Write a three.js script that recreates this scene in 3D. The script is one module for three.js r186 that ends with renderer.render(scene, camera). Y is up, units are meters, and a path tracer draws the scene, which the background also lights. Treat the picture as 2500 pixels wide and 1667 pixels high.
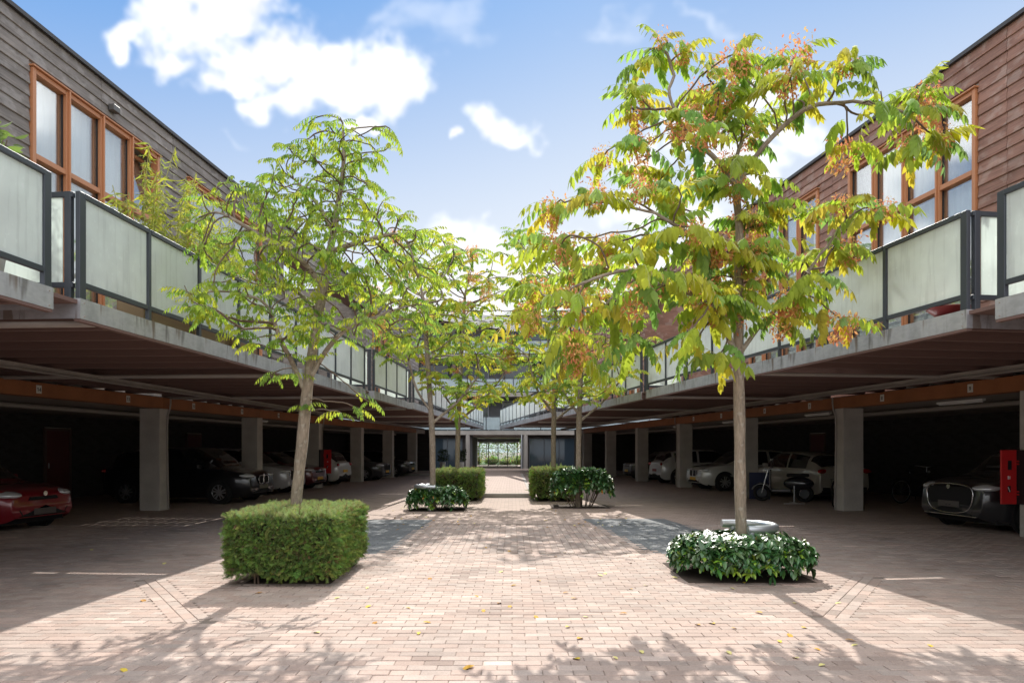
import * as THREE from 'three';
import { mergeGeometries, mergeVertices } from 'three/addons/utils/BufferGeometryUtils.js';
import { RoundedBoxGeometry } from 'three/addons/geometries/RoundedBoxGeometry.js';

// ---------------------------------------------------------------- camera, sky, sun, exposure
const scene = new THREE.Scene();
const renderer = new THREE.WebGLRenderer({ antialias: true });
renderer.toneMapping = THREE.LinearToneMapping;
const EXPOSURE = 2.35;
renderer.toneMappingExposure = EXPOSURE;
renderer.shadowMap.enabled = true;
const EYE = 1.55, F = 1664, CX = 1250, HY = 1097;            // eye height, focal length and horizon in photo pixels
const camera = new THREE.PerspectiveCamera(2 * Math.atan(833.5 / F) * 180 / Math.PI, 1.5, 0.1, 600);
camera.position.set(0, EYE, 0);
camera.lookAt(0, EYE, -10);
camera.setViewOffset(2500, 1667, 0, 833.5 - HY, 2500, 1667); // shifted lens: verticals stay upright
scene.add(camera);

const SUN_EL = 40 * Math.PI / 180, SUN_AZ = 1.8 * Math.PI / 180;
const sunDir = new THREE.Vector3(Math.sin(SUN_AZ) * Math.cos(SUN_EL), Math.sin(SUN_EL), -Math.cos(SUN_AZ) * Math.cos(SUN_EL));
const sun = new THREE.DirectionalLight(new THREE.Color().setRGB(1, 0.955, 0.88), 2.65);
sun.position.copy(sunDir).multiplyScalar(80).add(new THREE.Vector3(0, 0, -15));
sun.target.position.set(0, 0, -15);
sun.castShadow = true;
sun.shadow.mapSize.set(4096, 4096);
Object.assign(sun.shadow.camera, { left: -40, right: 40, top: 40, bottom: -40, near: 1, far: 180 });
scene.add(sun, sun.target);

// seeded random numbers and noise
function rng(seed) { let a = seed >>> 0; return () => { a = (a + 0x6D2B79F5) | 0; let t = Math.imul(a ^ (a >>> 15), 1 | a); t = (t + Math.imul(t ^ (t >>> 7), 61 | t)) ^ t; return ((t ^ (t >>> 14)) >>> 0) / 4294967296; }; }
const hash3 = (x, y, z) => { let h = Math.imul(x, 374761393) ^ Math.imul(y, 668265263) ^ Math.imul(z, 2147483647 - 61); h = Math.imul(h ^ (h >>> 13), 1274126177); return ((h ^ (h >>> 16)) >>> 0) / 4294967296; };
const fade = t => t * t * (3 - 2 * t), lerp = (a, b, t) => a + (b - a) * t, clamp = (x, a = 0, b = 1) => Math.min(b, Math.max(a, x));
const smooth = (a, b, x) => fade(clamp((x - a) / (b - a)));
function plane(xi, yi, k, fx, fy, px, py) {
  let x1 = xi + 1, y1 = yi + 1;
  if (px) { xi = ((xi % px) + px) % px; x1 = ((x1 % px) + px) % px; }
  if (py) { yi = ((yi % py) + py) % py; y1 = ((y1 % py) + py) % py; }
  const a = hash3(xi, yi, k), b = hash3(x1, yi, k), c = hash3(xi, y1, k), d = hash3(x1, y1, k), p = a + (b - a) * fx;
  return p + (c + (d - c) * fx - p) * fy;
}
function vnoise(x, y, z = 0, px = 0, py = 0) {               // value noise, with an optional period
  const xi = Math.floor(x), yi = Math.floor(y), zi = Math.floor(z), fx = fade(x - xi), fy = fade(y - yi), fz = z - zi;
  const l = plane(xi, yi, zi, fx, fy, px, py);
  return fz ? lerp(l, plane(xi, yi, zi + 1, fx, fy, px, py), fade(fz)) : l;
}
function fbm(x, y, z = 0, n = 4, px = 0, py = 0) { let s = 0, a = 0.5, t = 0; for (let i = 0; i < n; i++) { s += a * vnoise(x, y, z + i * 17, px, py); t += a; a *= 0.5; x *= 2; y *= 2; z *= 2; px *= 2; py *= 2; } return s / t; }

// the sky: clear air, whiter towards the horizon, with fair-weather cumulus
{
  const W = 2048, H = 1024, data = new Float32Array(W * H * 4);
  // cumulus in view: centre (photo pixel as a direction), half sizes, in units of tan
  const puffs = [
    [470, 60, 150, 90], [560, 10, 170, 110], [640, 130, 190, 100], [780, 190, 150, 90], [900, 170, 140, 100], [950, 220, 90, 75], [850, 130, 90, 70], [330, 100, 60, 26], [420, 140, 80, 40], [560, 190, 90, 40], [700, 230, 110, 50], [870, 270, 90, 32],
    [1235, 318, 95, 50], [1195, 308, 60, 38], [1285, 338, 55, 30], [1105, 335, 22, 14],
    [1560, 400, 90, 70], [1720, 330, 130, 90], [1850, 260, 110, 60], [1620, 520, 160, 70], [1800, 430, 120, 90], [1930, 330, 90, 70],
    [1190, 640, 180, 90], [1320, 720, 220, 110], [1050, 760, 260, 90], [1480, 700, 220, 100],
  ].map(([x, y, a, b]) => [(x - CX) / F, (HY - y) / F, a / F, b / F]);
  const wisps = [[1060, 60, 150, 70], [960, 20, 120, 50], [1460, 45, 130, 45], [1700, 40, 140, 30], [620, 300, 70, 22]].map(([x, y, a, b]) => [(x - CX) / F, (HY - y) / F, a / F, b / F]);
  for (let j = 0; j < H; j++) {
    const el = ((j + 0.5) / H - 0.5) * Math.PI, y = Math.sin(el), ce = Math.cos(el);
    for (let i = 0; i < W; i++) {
      const ph = ((i + 0.5) / W - 0.5) * 2 * Math.PI, x = ce * Math.cos(ph), z = ce * Math.sin(ph), o = (j * W + i) * 4;
      if (y <= 0) { data[o] = 0.36; data[o + 1] = 0.40; data[o + 2] = 0.44; data[o + 3] = 1; continue; }
      const e = el * 180 / Math.PI;
      const t = smooth(8, 42, e + 7 * clamp(-1.6 * x / Math.max(ce, 0.05), -0.2, 1));   // pale at the horizon, blue above
      let r = lerp(0.93, 0.145, t), g = lerp(0.97, 0.385, t), b = lerp(1.01, 0.83, t);
      const c = x * sunDir.x + y * sunDir.y + z * sunDir.z, ang = Math.acos(clamp(c, -1, 1));
      const glow = 0.10 * Math.exp(-ang / 0.22);
      r += glow; g += glow; b += glow * 0.8;
      // generic cumulus all round
      const k = 1 / (y + 0.22), n = fbm(x * k * 2.1 + 7.3, z * k * 2.1 - 3.1, 2, 5);
      let cloud = smooth(0.36, 0.56, n) * smooth(0.02, 0.12, y);
      let inView = 0, shade = fbm(x * k * 3.3 + 1, z * k * 3.3 + 9, 5, 4);
      if (z < -0.05) {
        const u = x / -z, v = y / -z;
        const inFrame = smooth(1.0, 0.8, Math.abs(u)) * smooth(0.85, 0.70, v);
        let d = -1, wsp = -1;
        const wu = (fbm(u * 13 + 3, v * 13, 1, 4) - 0.5) * 0.085, wv = (fbm(u * 13 + 40, v * 13 + 20, 3, 4) - 0.5) * 0.085;
        for (const [a, q, p, s] of puffs) { const du = (u + wu - a) / p, dv = (v + wv - q) / (dvSign(v, q) * s); d = Math.max(d, 1 - Math.sqrt(du * du + dv * dv)); }
        for (const [a, q, p, s] of wisps) { const du = (u + wu * 1.5 - a) / p, dv = (v + wv * 1.5 - q) / s; wsp = Math.max(wsp, 1 - Math.sqrt(du * du + dv * dv)); }
        const det = fbm(u * 30, v * 30, 8, 5) - 0.5;
        const mine = Math.max(smooth(-0.10, 0.62, d + det * 0.80 + (fbm(u * 90, v * 90, 11, 3) - 0.5) * 0.30), 0.26 * smooth(0.0, 1.1, wsp + (fbm(u * 22, v * 40, 4, 4) - 0.5) * 1.5));
        cloud = lerp(cloud, mine, inFrame); inView = inFrame;
        const under = smooth(0.1, 0.75, d) * (0.35 + 0.65 * fbm(u * 9 + 4, v * 14 + 2, 6, 3));
        shade = lerp(shade, 1 - under * 0.95, inFrame);
      }
      const lum = lerp(1.65 + 0.80 * shade, 0.90 + 0.45 * shade, inView);  // clouds out of view are made brighter to fill the shade
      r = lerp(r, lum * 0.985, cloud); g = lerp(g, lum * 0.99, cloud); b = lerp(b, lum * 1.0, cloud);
      data[o] = r / EXPOSURE; data[o + 1] = g / EXPOSURE; data[o + 2] = b / EXPOSURE; data[o + 3] = 1;
    }
  }
  function dvSign(v, q) { return v < q ? 0.85 : 1.1; }
  const sky = new THREE.DataTexture(data, W, H, THREE.RGBAFormat, THREE.FloatType);
  sky.mapping = THREE.EquirectangularReflectionMapping; sky.magFilter = THREE.LinearFilter; sky.minFilter = THREE.LinearFilter; sky.needsUpdate = true;
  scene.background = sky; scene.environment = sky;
}

// ---------------------------------------------------------------- helpers
const V = (x, y, z) => new THREE.Vector3(x, y, z);
const at = (tx, ty, d) => V((tx - CX) / F * d, EYE + (HY - ty) / F * d, -d);      // photo pixel at a known depth
const taken = {};
function numbered(name) { const n = taken[name] = (taken[name] ?? -1) + 1; return n ? `${name}_${String(n).padStart(3, '0')}` : name; }
function tag(o, label, category, group, kind) { Object.assign(o.userData, label && { label }, category && { category }, group && { group }, kind && { kind }); return o; }
function thing(name, label, category, pos, turn = 0, group) { const o = new THREE.Group(); o.name = numbered(name); scene.add(o); if (pos) o.position.copy(pos); o.rotation.y = turn; return tag(o, label, category, group); }
function part(name, geo, m, parent) { const o = new THREE.Mesh(Array.isArray(geo) ? join(geo) : geo, m); o.name = name; o.castShadow = o.receiveShadow = true; parent.add(o); return o; }
function solo(name, geo, m, label, category, group) { const o = part(numbered(name), geo, m, scene); return tag(o, label, category, group); }
function struct(name, geo, m) { const o = part(numbered(name), geo, m, scene); o.userData.kind = 'structure'; return o; }
function sub(name, parent, pos) { const o = new THREE.Group(); o.name = name; if (pos) o.position.copy(pos); parent.add(o); return o; }
function join(list) {
  const colored = list.some(g => g.attributes.color);
  return mergeGeometries(list.map(g => { const k = g.index ? g.toNonIndexed() : g.clone(); for (const a of Object.keys(k.attributes)) if (!['position', 'normal', 'uv', 'color'].includes(a)) k.deleteAttribute(a); if (!k.attributes.uv) k.setAttribute('uv', new THREE.BufferAttribute(new Float32Array(k.attributes.position.count * 2), 2)); if (colored && !k.attributes.color) k.setAttribute('color', new THREE.BufferAttribute(new Float32Array(k.attributes.position.count * 3).fill(1), 3)); return k; }));
}
// box with uv in metres
function bx(w, h, d, x = 0, y = 0, z = 0, uo = 0, vo = 0) {
  const g = new THREE.BoxGeometry(w, h, d), uv = g.attributes.uv, S = [[d, h], [d, h], [w, d], [w, d], [w, h], [w, h]];
  for (let i = 0; i < 24; i++) { const [a, b] = S[i >> 2]; uv.setXY(i, uv.getX(i) * a + uo, uv.getY(i) * b + vo); }
  return g.translate(x, y, z);
}
function rbx(w, h, d, r, x = 0, y = 0, z = 0, seg = 1) {
  const g = new RoundedBoxGeometry(w, h, d, seg, Math.min(r, w / 2.01, h / 2.01, d / 2.01)), p = g.attributes.position, n = g.attributes.normal, uv = g.attributes.uv;
  for (let i = 0; i < p.count; i++) { const a = Math.abs(n.getX(i)), b = Math.abs(n.getY(i)), c = Math.abs(n.getZ(i)); if (a >= b && a >= c) uv.setXY(i, p.getZ(i), p.getY(i)); else if (b >= c) uv.setXY(i, p.getX(i), p.getZ(i)); else uv.setXY(i, p.getX(i), p.getY(i)); }
  return g.translate(x, y, z);
}
// bar of rectangular section from a to b (w across, h upright)
function bar(a, b, w, h, r = 0) {
  const d = b.clone().sub(a), L = d.length(), g = r ? rbx(L, h, w, r) : bx(L, h, w);
  const x = d.normalize(), up = Math.abs(x.y) > 0.95 ? V(0, 0, 1) : V(0, 1, 0), z = V(0, 0, 0).crossVectors(x, up).normalize(), y = V(0, 0, 0).crossVectors(z, x);
  return g.applyMatrix4(new THREE.Matrix4().makeBasis(x, y, z).setPosition(a.clone().add(b).multiplyScalar(0.5)));
}
function tube(pts, r, seg = 8, n = 0, closed = false) { return new THREE.TubeGeometry(pts.length === 2 ? new THREE.LineCurve3(...pts) : new THREE.CatmullRomCurve3(pts, closed), n || (pts.length === 2 ? 1 : pts.length * 5), r, seg, closed); }
function cyl(r1, r2, h, x, y, z, seg = 16) { return new THREE.CylinderGeometry(r1, r2, h, seg).translate(x, y, z); }
const rotX = (g, a) => g.rotateX(a), rotZ = (g, a) => g.rotateZ(a);

// ---------------------------------------------------------------- textures and materials
const toS = c => c <= 0.0031308 ? c * 12.92 : 1.055 * Math.pow(c, 1 / 2.4) - 0.055;
function tex(w, h, fn, size = [1, 1], srgb = true) {
  const d = new Uint8Array(w * h * 4);
  for (let j = 0; j < h; j++) for (let i = 0; i < w; i++) { const c = fn(i / w, j / h), o = (j * w + i) * 4; const [r, g, b] = c.length ? c : [c, c, c]; for (const [k, v] of [[0, r], [1, g], [2, b]]) d[o + k] = Math.round(255 * (srgb ? toS(clamp(v)) : clamp(v))); d[o + 3] = 255; }
  const t = new THREE.DataTexture(d, w, h, THREE.RGBAFormat);
  t.wrapS = t.wrapT = THREE.RepeatWrapping; t.magFilter = THREE.LinearFilter; t.minFilter = THREE.LinearMipmapLinearFilter; t.generateMipmaps = true;
  t.colorSpace = srgb ? THREE.SRGBColorSpace : THREE.NoColorSpace; t.repeat.set(1 / size[0], 1 / size[1]); t.needsUpdate = true;
  return t;
}
const rgb = (r, g, b) => new THREE.Color().setRGB(r, g, b);
const std = (c, rough = 0.8, o = {}) => new THREE.MeshStandardMaterial({ color: c.isColor ? c : rgb(...c), roughness: rough, metalness: 0, side: THREE.DoubleSide, ...o });
const phys = (c, rough, o = {}) => new THREE.MeshPhysicalMaterial({ color: rgb(...c), roughness: rough, side: THREE.DoubleSide, ...o });

const T = {};
// weathered boards: grain runs along u; 2.4 m x 1.2 m
function woodFn(base, pale, amount, seed) {
  return (u, v) => {
    const grain = fbm(u * 6 + seed, v * 150, seed, 3, 6, 150), fine = vnoise(u * 22, v * 420, seed + 3, 22, 420), blot = fbm(u * 9, v * 14, seed + 8, 4, 9, 14), patch = smooth(0.52, 0.72, fbm(u * 16, v * 10, seed + 21, 5, 16, 10));
    const k = 0.55 + 0.5 * grain + 0.22 * (fine - 0.5) + 0.45 * (blot - 0.5), m = patch * amount * (0.6 + 0.6 * fine);
    return [0, 1, 2].map(i => lerp(base[i] * k, pale[i], clamp(m)));
  };
}
T.woodL = tex(768, 512, woodFn([0.265, 0.232, 0.210], [0.46, 0.43, 0.41], 0.30, 3), [2.4, 1.2]);
T.woodR = tex(768, 512, woodFn([0.335, 0.178, 0.132], [0.52, 0.43, 0.38], 0.28, 31), [2.4, 1.2]);
T.woodBump = tex(768, 512, (u, v) => 0.5 * fbm(u * 6, v * 160, 2, 3, 6, 160) + 0.5 * vnoise(u * 20, v * 420, 5, 20, 420), [2.4, 1.2], false);
T.concrete = tex(512, 512, (u, v) => { const k = 0.72 + 0.35 * fbm(u * 5, v * 5, 1, 5, 5, 5) + 0.14 * (vnoise(u * 140, v * 140, 4, 140, 140) - 0.5); return [k, k * 0.985, k * 0.96]; }, [1.6, 1.6]);
T.grit = tex(512, 512, (u, v) => { const k = 0.90 + 0.20 * (vnoise(u * 128, v * 128, 2, 128, 128) - 0.5) + 0.20 * (fbm(u * 8, v * 8, 3, 4, 8, 8) - 0.5); return [k, k * 0.99, k * 0.98]; }, [0.9, 0.9]);
T.gritBump = tex(512, 512, (u, v) => fbm(u * 90, v * 90, 2, 3, 90, 90), [0.9, 0.9], false);
T.galv = tex(512, 512, (u, v) => { const k = 0.70 + 0.40 * fbm(u * 18, v * 4, 1, 4, 18, 4) + 0.25 * (fbm(u * 40, v * 40, 7, 3, 40, 40) - 0.5), run = smooth(0.60, 0.78, fbm(u * 40, v * 2, 12, 3, 40, 2)), rust = smooth(0.66, 0.80, fbm(u * 22, v * 2.0, 22, 3, 22, 2)) * 0.7; return [lerp(k * (1 - 0.45 * run), 0.34, rust), lerp(k * (1 - 0.47 * run), 0.22, rust), lerp(k * (1.02 - 0.5 * run), 0.14, rust)]; }, [2.2, 1.1]);
T.bark = tex(512, 512, (u, v) => { const r = fbm(u * 26 + 2 * vnoise(u * 6, v * 10, 9, 6, 10), v * 9, 3, 4, 26, 9), l = smooth(0.55, 0.75, fbm(u * 9, v * 9, 6, 4, 9, 9)); const k = 0.45 + 0.75 * r; return [lerp(0.33 * k, 0.44, l * 0.5), lerp(0.265 * k, 0.40, l * 0.5), lerp(0.205 * k, 0.34, l * 0.5)]; }, [0.5, 0.6]);
T.barkBump = tex(512, 512, (u, v) => fbm(u * 26 + 2 * vnoise(u * 6, v * 10, 9, 6, 10), v * 9, 3, 4, 26, 9), [0.5, 0.6], false);
T.brickFar = tex(512, 512, (u, v) => {                          // running bond too far off to tell the stones apart: 1.704 m x 1.712 m
  const row = Math.floor(v * 16), x = u * 8 + (row % 2) * 0.5, fx = x - Math.floor(x), fy = v * 16 - row, j = (fx < 0.035 || fy < 0.07) ? 0.45 : 1, k = (0.80 + 0.32 * hash3(Math.floor(x) % 8, row, 5)) * j + 0.10 * (fbm(u * 40, v * 40, 2, 3, 40, 40) - 0.5);
  return [k, k, k];
}, [1.704, 1.712]);
T.wallBrick = tex(512, 512, (u, v) => { const row = Math.floor(v * 16), x = u * 4 + (row % 2) * 0.5, fx = x - Math.floor(x), fy = v * 16 - row, j = (fx < 0.05 || fy < 0.16) ? 1.25 : 1, k = (0.65 + 0.5 * hash3(Math.floor(x) % 4, row, 7)) * j; return [k, k * 0.95, k * 0.92]; }, [0.9, 1.0]);
T.frost = tex(512, 512, (u, v) => { const drip = smooth(0.55, 0.8, fbm(u * 30, v * 3, 4, 4, 30, 3)), s = fbm(u * 6, v * 6, 9, 5, 6, 6); const spot = smooth(0.70, 0.82, fbm(u * 34, v * 26, 15, 3, 34, 26)); const k = 0.92 + 0.20 * (s - 0.5) - 0.09 * drip + 0.06 * spot; return [k * 0.975, k, k * 0.98]; }, [1.4, 1.4]);

const M = {
  paver: std([1, 1, 1], 0.9, { map: T.grit, bumpMap: T.gritBump, bumpScale: 0.0012, vertexColors: true }),
  paverFar: std([0.43, 0.325, 0.275], 0.9, { map: T.brickFar }),
  greyFar: std([0.20, 0.205, 0.21], 0.9, { map: T.brickFar }),
  joint: std([0.27, 0.215, 0.18], 1.0, { map: T.grit }),
  boardL: [0.92, 1.0, 1.08].map(k => std([k, k, k], 0.85, { map: T.woodL, bumpMap: T.woodBump, bumpScale: 0.002 })),
  boardR: [0.92, 1.0, 1.08].map(k => std([k, k, k], 0.82, { map: T.woodR, bumpMap: T.woodBump, bumpScale: 0.002 })),
  darkTimber: std([0.17, 0.105, 0.09], 0.85, { bumpMap: T.woodBump, bumpScale: 0.003 }),
  frame: std([0.50, 0.215, 0.100], 0.5, { bumpMap: T.woodBump, bumpScale: 0.001 }),
  pane: phys([0.93, 0.97, 0.98], 0.0, { transmission: 1, thickness: 0, ior: 2.8 }),
  clearPane: phys([0.9, 0.95, 0.93], 0.0, { transmission: 1, thickness: 0, ior: 1.5 }),
  darkPane: phys([0.03, 0.045, 0.06], 0.05, { ior: 1.6 }),
  frosted: phys([0.94, 0.985, 0.965], 0.92, { transmission: 0.58, thickness: 0, ior: 1.5, map: T.frost }),
  curtain: phys([0.84, 0.84, 0.82], 0.95, { transmission: 0.2, thickness: 0 }),
  screen: std([0.16, 0.18, 0.22], 0.8),
  steelPaint: std([0.055, 0.064, 0.078], 0.42, { metalness: 0.2 }),
  galv: std([0.50, 0.51, 0.53], 0.5, { map: T.galv, metalness: 0.45 }),
  galvTube: std([0.52, 0.54, 0.57], 0.38, { metalness: 0.75 }),
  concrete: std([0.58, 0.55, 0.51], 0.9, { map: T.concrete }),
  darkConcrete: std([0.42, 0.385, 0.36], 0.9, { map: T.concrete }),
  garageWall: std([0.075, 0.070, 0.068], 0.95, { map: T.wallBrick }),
  beam: std([0.38, 0.145, 0.055], 0.6, { map: T.concrete }),
  door: std([0.16, 0.035, 0.030], 0.5),
  white: std([0.78, 0.78, 0.76], 0.5),
  black: std([0.012, 0.012, 0.014], 0.5),
  red: std([0.60, 0.020, 0.022], 0.35),
  roofTrim: std([0.050, 0.048, 0.048], 0.5, { metalness: 0.3 }),
  bark: std([1, 1, 1], 0.9, { map: T.bark, bumpMap: T.barkBump, bumpScale: 0.008 }),
  twig: std([0.15, 0.105, 0.075], 0.85),
  leaf: phys([1, 1, 1], 1.0, { transmission: 0.62, thickness: 0, ior: 1.3, vertexColors: true }),
  seed: phys([1, 1, 1], 1.0, { transmission: 0.40, thickness: 0, ior: 1.3, vertexColors: true }),
  gloss: phys([1, 1, 1], 0.36, { vertexColors: true, specularIntensity: 1, ior: 1.55, clearcoat: 0.25, clearcoatRoughness: 0.32 }),
  soil: std([0.075, 0.052, 0.038], 1.0, { map: T.grit }),
  earth: std([0.20, 0.17, 0.14], 1.0, { map: T.grit }),
};
// ---------------------------------------------------------------- ground and paving
function sheet(pts, y) {                                        // horizontal polygon, points as [x, depth], uv in metres
  const s = new THREE.Shape(pts.map(([x, d]) => new THREE.Vector2(x, d))), g = new THREE.ShapeGeometry(s);
  g.rotateX(-Math.PI / 2).translate(0, y, 0);
  const p = g.attributes.position, uv = g.attributes.uv, n = g.attributes.normal;
  for (let i = 0; i < p.count; i++) { uv.setXY(i, p.getX(i), -p.getZ(i)); n.setXYZ(i, 0, 1, 0); }
  return g;
}
struct('ground', sheet([[-300, -60], [300, -60], [300, 400], [-300, 400]], -0.10), M.earth);
const pavement = struct('pavement', sheet([[-20, -14], [20, -14], [20, 15], [-20, 15]], -0.007), M.joint);
const NEAR = 4.15, FAR = 14.1, half = d => Math.min(0.80 * d + 1.3, 12);
{
  const L = [], R = [];
  for (let d = NEAR; d <= FAR + 0.01; d += (FAR - NEAR) / 12) { L.push([-half(d), d]); R.push([half(d), d]); }
  const far = [sheet([[-22, -14], [22, -14], [22, NEAR], [-22, NEAR]], 0), sheet([[-22, NEAR], ...L, [-22, FAR]], 0), sheet([[22, NEAR], [22, FAR], ...R.slice().reverse()], 0), sheet([[-22, FAR], [22, FAR], [22, 62], [-22, 62]], 0)];
  const o = part('distant_paving', join(far), M.paverFar, pavement); o.userData.kind = 'stuff';
}
// grey parking places between the trees, and the lane of stones laid lengthwise
const greyL = d => d > 10.15 && d < 15.0 ? [-3.62, -1.93 + 0.04 * (d - 10.2)] : null, greyR = d => d > 10.15 && d < 15.2 ? [2.16 - 0.12 * (d - 10.2), 3.95 - 0.11 * (d - 10.2)] : null;
const lane = d => d > 10.15 ? [-1.93 + 0.04 * (d - 10.2) + 0.22, 2.16 - 0.12 * (d - 10.2) - 0.22] : null;
part('grey_paving', join([sheet([[-3.62, FAR], [greyL(FAR)[1], FAR], [-1.74, 15], [-3.62, 15]], 0.004), sheet([[greyR(FAR)[0], FAR], [greyR(FAR)[1], FAR], [3.4, 15.2], [1.56, 15.2]], 0.004)]), M.greyFar, pavement).userData.kind = 'stuff';
{
  const rand = rng(11), pos = [], nor = [], uv = [], col = [];
  const C = new THREE.Color();
  function tone(x, d, grey) {
    const k = 0.92 + 0.16 * rand(), big = fbm(x * 0.55 + 9, d * 0.55, 3, 3) - 0.5, dirt = fbm(x * 2.3, d * 2.3 + 5, 6, 3) - 0.5, warm = rand();
    const oil = smooth(0.66, 0.74, fbm(x * 1.7 + 31, d * 1.7, 9, 4)), lime = smooth(0.62, 0.72, fbm(x * 1.3 + 3, d * 2.1 + 8, 12, 4));
    const f = k * (1 + 0.30 * big + 0.22 * dirt) * (1 - 0.22 * oil + 0.16 * lime);
    if (grey) return [0.185 * f, 0.192 * f, 0.198 * f];
    const pale = rand() < 0.05 ? 1.22 : 1;
    return [0.452 * f * pale, lerp(0.335, 0.368, warm) * f * pale, lerp(0.283, 0.322, warm) * f * pale];
  }
  // one stone: bevelled top and four sides; returns arrays around (0,0)
  const LEN = 0.2085, WID = 0.1027, B = 0.0045, DEP = 0.05;
  function stone(turn, tilt, len = LEN) {
    const w = (turn ? WID : len) / 2, h = (turn ? LEN : WID) / 2, j = () => (rand() - 0.5) * 0.0016, P = [], N = [];
    const tx = (rand() - 0.5) * tilt, tz = (rand() - 0.5) * tilt, Y = (x, z, y) => y + x * tx + z * tz;
    const cs = [[-1, -1], [1, -1], [1, 1], [-1, 1]].map(([a, b]) => [a, b, j(), j()]);
    const top = cs.map(([a, b, e, f]) => [a * (w - B) + e, Y(a * w, b * h, 0), b * (h - B) + f]), rim = cs.map(([a, b, e, f]) => [a * w + e, Y(a * w, b * h, -B * 0.8), b * h + f]), low = cs.map(([a, b, e, f]) => [a * w + e, -DEP, b * h + f]);
    const q = (a, b, c, d) => { const u = V(...b).sub(V(...a)), v = V(...d).sub(V(...a)), n = v.cross(u).normalize(); for (const p of [a, c, b, a, d, c]) { P.push(...p); N.push(n.x, n.y, n.z); } };
    q(...top);
    for (let i = 0; i < 4; i++) { const k = (i + 1) % 4; q(top[k], top[i], rim[i], rim[k]); q(rim[k], rim[i], low[i], low[k]); }
    return [P, N];
  }
  const single = [];
  const bands = [[-4.35, 8.15, -2.85, 6.1], [4.35, 8.3, 2.9, 6.25]];   // soldier courses that cross the rows
  const cutBy = (x1, x2, d) => { let out = [[x1, x2]]; for (const [ax, ad, bx, bd] of bands) { if ((d - ad) * (d - bd) > 0) continue; const c = ax + (d - ad) * (bx - ax) / (bd - ad), h = 0.16 * Math.hypot(bx - ax, bd - ad) / Math.abs(bd - ad); out = out.flatMap(([p, q]) => [[p, Math.min(q, c - h)], [Math.max(p, c + h), q]].filter(([m, n]) => n - m > 0.035)); } return out; };
  function lay(x, d, turn, grey, angle = 0, len = LEN) {
    const c = tone(x, d, grey), dy = (rand() - 0.5) * 0.004, [P, N] = stone(turn, 0.022, len);
    if (angle) { const q = Math.cos(angle), s = Math.sin(angle); for (const A of [P, N]) for (let i = 0; i < A.length; i += 3) { const a = A[i], b = A[i + 2]; A[i] = a * q + b * s; A[i + 2] = -a * s + b * q; } }
    if (d > 4.4 && d < 5.75 && Math.abs(x) < 0.755 * d && single.length < 300) { single.push([x, d, dy, P, N, c]); return; }
    for (let i = 0; i < P.length; i += 3) { pos.push(P[i] + x, P[i + 1] + dy, P[i + 2] - d); nor.push(N[i], N[i + 1], N[i + 2]); uv.push(P[i] + x, P[i + 2] - d); col.push(...c); }
  }
  for (let r = 0, d = NEAR + 0.05; d < FAR - 0.05; d += 0.107, r++) {
    const hw = half(d) - 0.1, ln = lane(d), gl = greyL(d), gr = greyR(d);
    for (let x = -Math.ceil(hw / 0.213) * 0.213 - (r % 2) * 0.1065; x < hw; x += 0.213) {
      if (x < -hw || (ln && x > ln[0] - 0.03 && x < ln[1] + 0.03)) continue;
      for (const [p, q] of cutBy(x - LEN / 2, x + LEN / 2, d)) lay((p + q) / 2 + (rand() - 0.5) * 0.003, d, false, (gl && x > gl[0] && x < gl[1]) || (gr && x > gr[0] && x < gr[1]), 0, q - p);
    }
  }
  for (let c = 0, x = -2; x < 2.4; x += 0.107, c++) for (let d = 10.24 + (c % 2) * 0.1065; d < FAR - 0.06; d += 0.213) { const ln = lane(d); if (x > ln[0] && x < ln[1]) lay(x, d, true, false); }
  for (const [ax, ad, bx, bd] of bands) { const L = Math.hypot(bx - ax, bd - ad), an = Math.atan2(bd - ad, bx - ax); for (let k = -1; k <= 1; k++) for (let t = 0.1 + (k & 1) * 0.1; t < L - 0.05; t += 0.213) { const q = t / L; lay(lerp(ax, bx, q) - Math.sin(an) * k * 0.107, lerp(ad, bd, q) + Math.cos(an) * k * 0.107, false, false, an || 1e-6); } }
  const mk = (P, N, U, K) => { const g = new THREE.BufferGeometry(); g.setAttribute('position', new THREE.BufferAttribute(new Float32Array(P), 3)); g.setAttribute('normal', new THREE.BufferAttribute(new Float32Array(N), 3)); g.setAttribute('uv', new THREE.BufferAttribute(new Float32Array(U), 2)); g.setAttribute('color', new THREE.BufferAttribute(new Float32Array(K), 3)); return g; };
  part('brick_field', mk(pos, nor, uv, col), M.paver, pavement).userData.kind = 'stuff';
  single.forEach(([x, d, dy, P, N, c]) => {
    const U = [], K = []; for (let i = 0; i < P.length; i += 3) { U.push(P[i] + x, P[i + 2] - d); K.push(...c); }
    part('brick', mk(P, N, U, K), M.paver, pavement).position.set(x, dy, -d);
  });
}
// the raised court beyond the trees, with its kerb
const plaza = struct('raised_court', join([sheet([[-1.95, 22.02], [0.60, 22.02], [0.55, 40], [9, 40.1], [9, 62], [-12, 62], [-12, 40.1], [-2.05, 40]], 0.125)]), M.paverFar);
part('kerb', [rbx(2.58, 0.19, 0.14, 0.02, -0.67, 0.038, -21.94)], M.darkConcrete, plaza);
part('side_kerb', [bar(V(0.62, 0.04, -22.02), V(0.57, 0.04, -40), 0.12, 0.185), bar(V(-1.98, 0.04, -22.02), V(-2.08, 0.04, -40), 0.12, 0.185), bar(V(0.6, 0.04, -40.05), V(9, 0.04, -40.05), 0.12, 0.185), bar(V(-2.1, 0.04, -40.05), V(-12, 0.04, -40.05), 0.12, 0.185)], M.darkConcrete, plaza);
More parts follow.
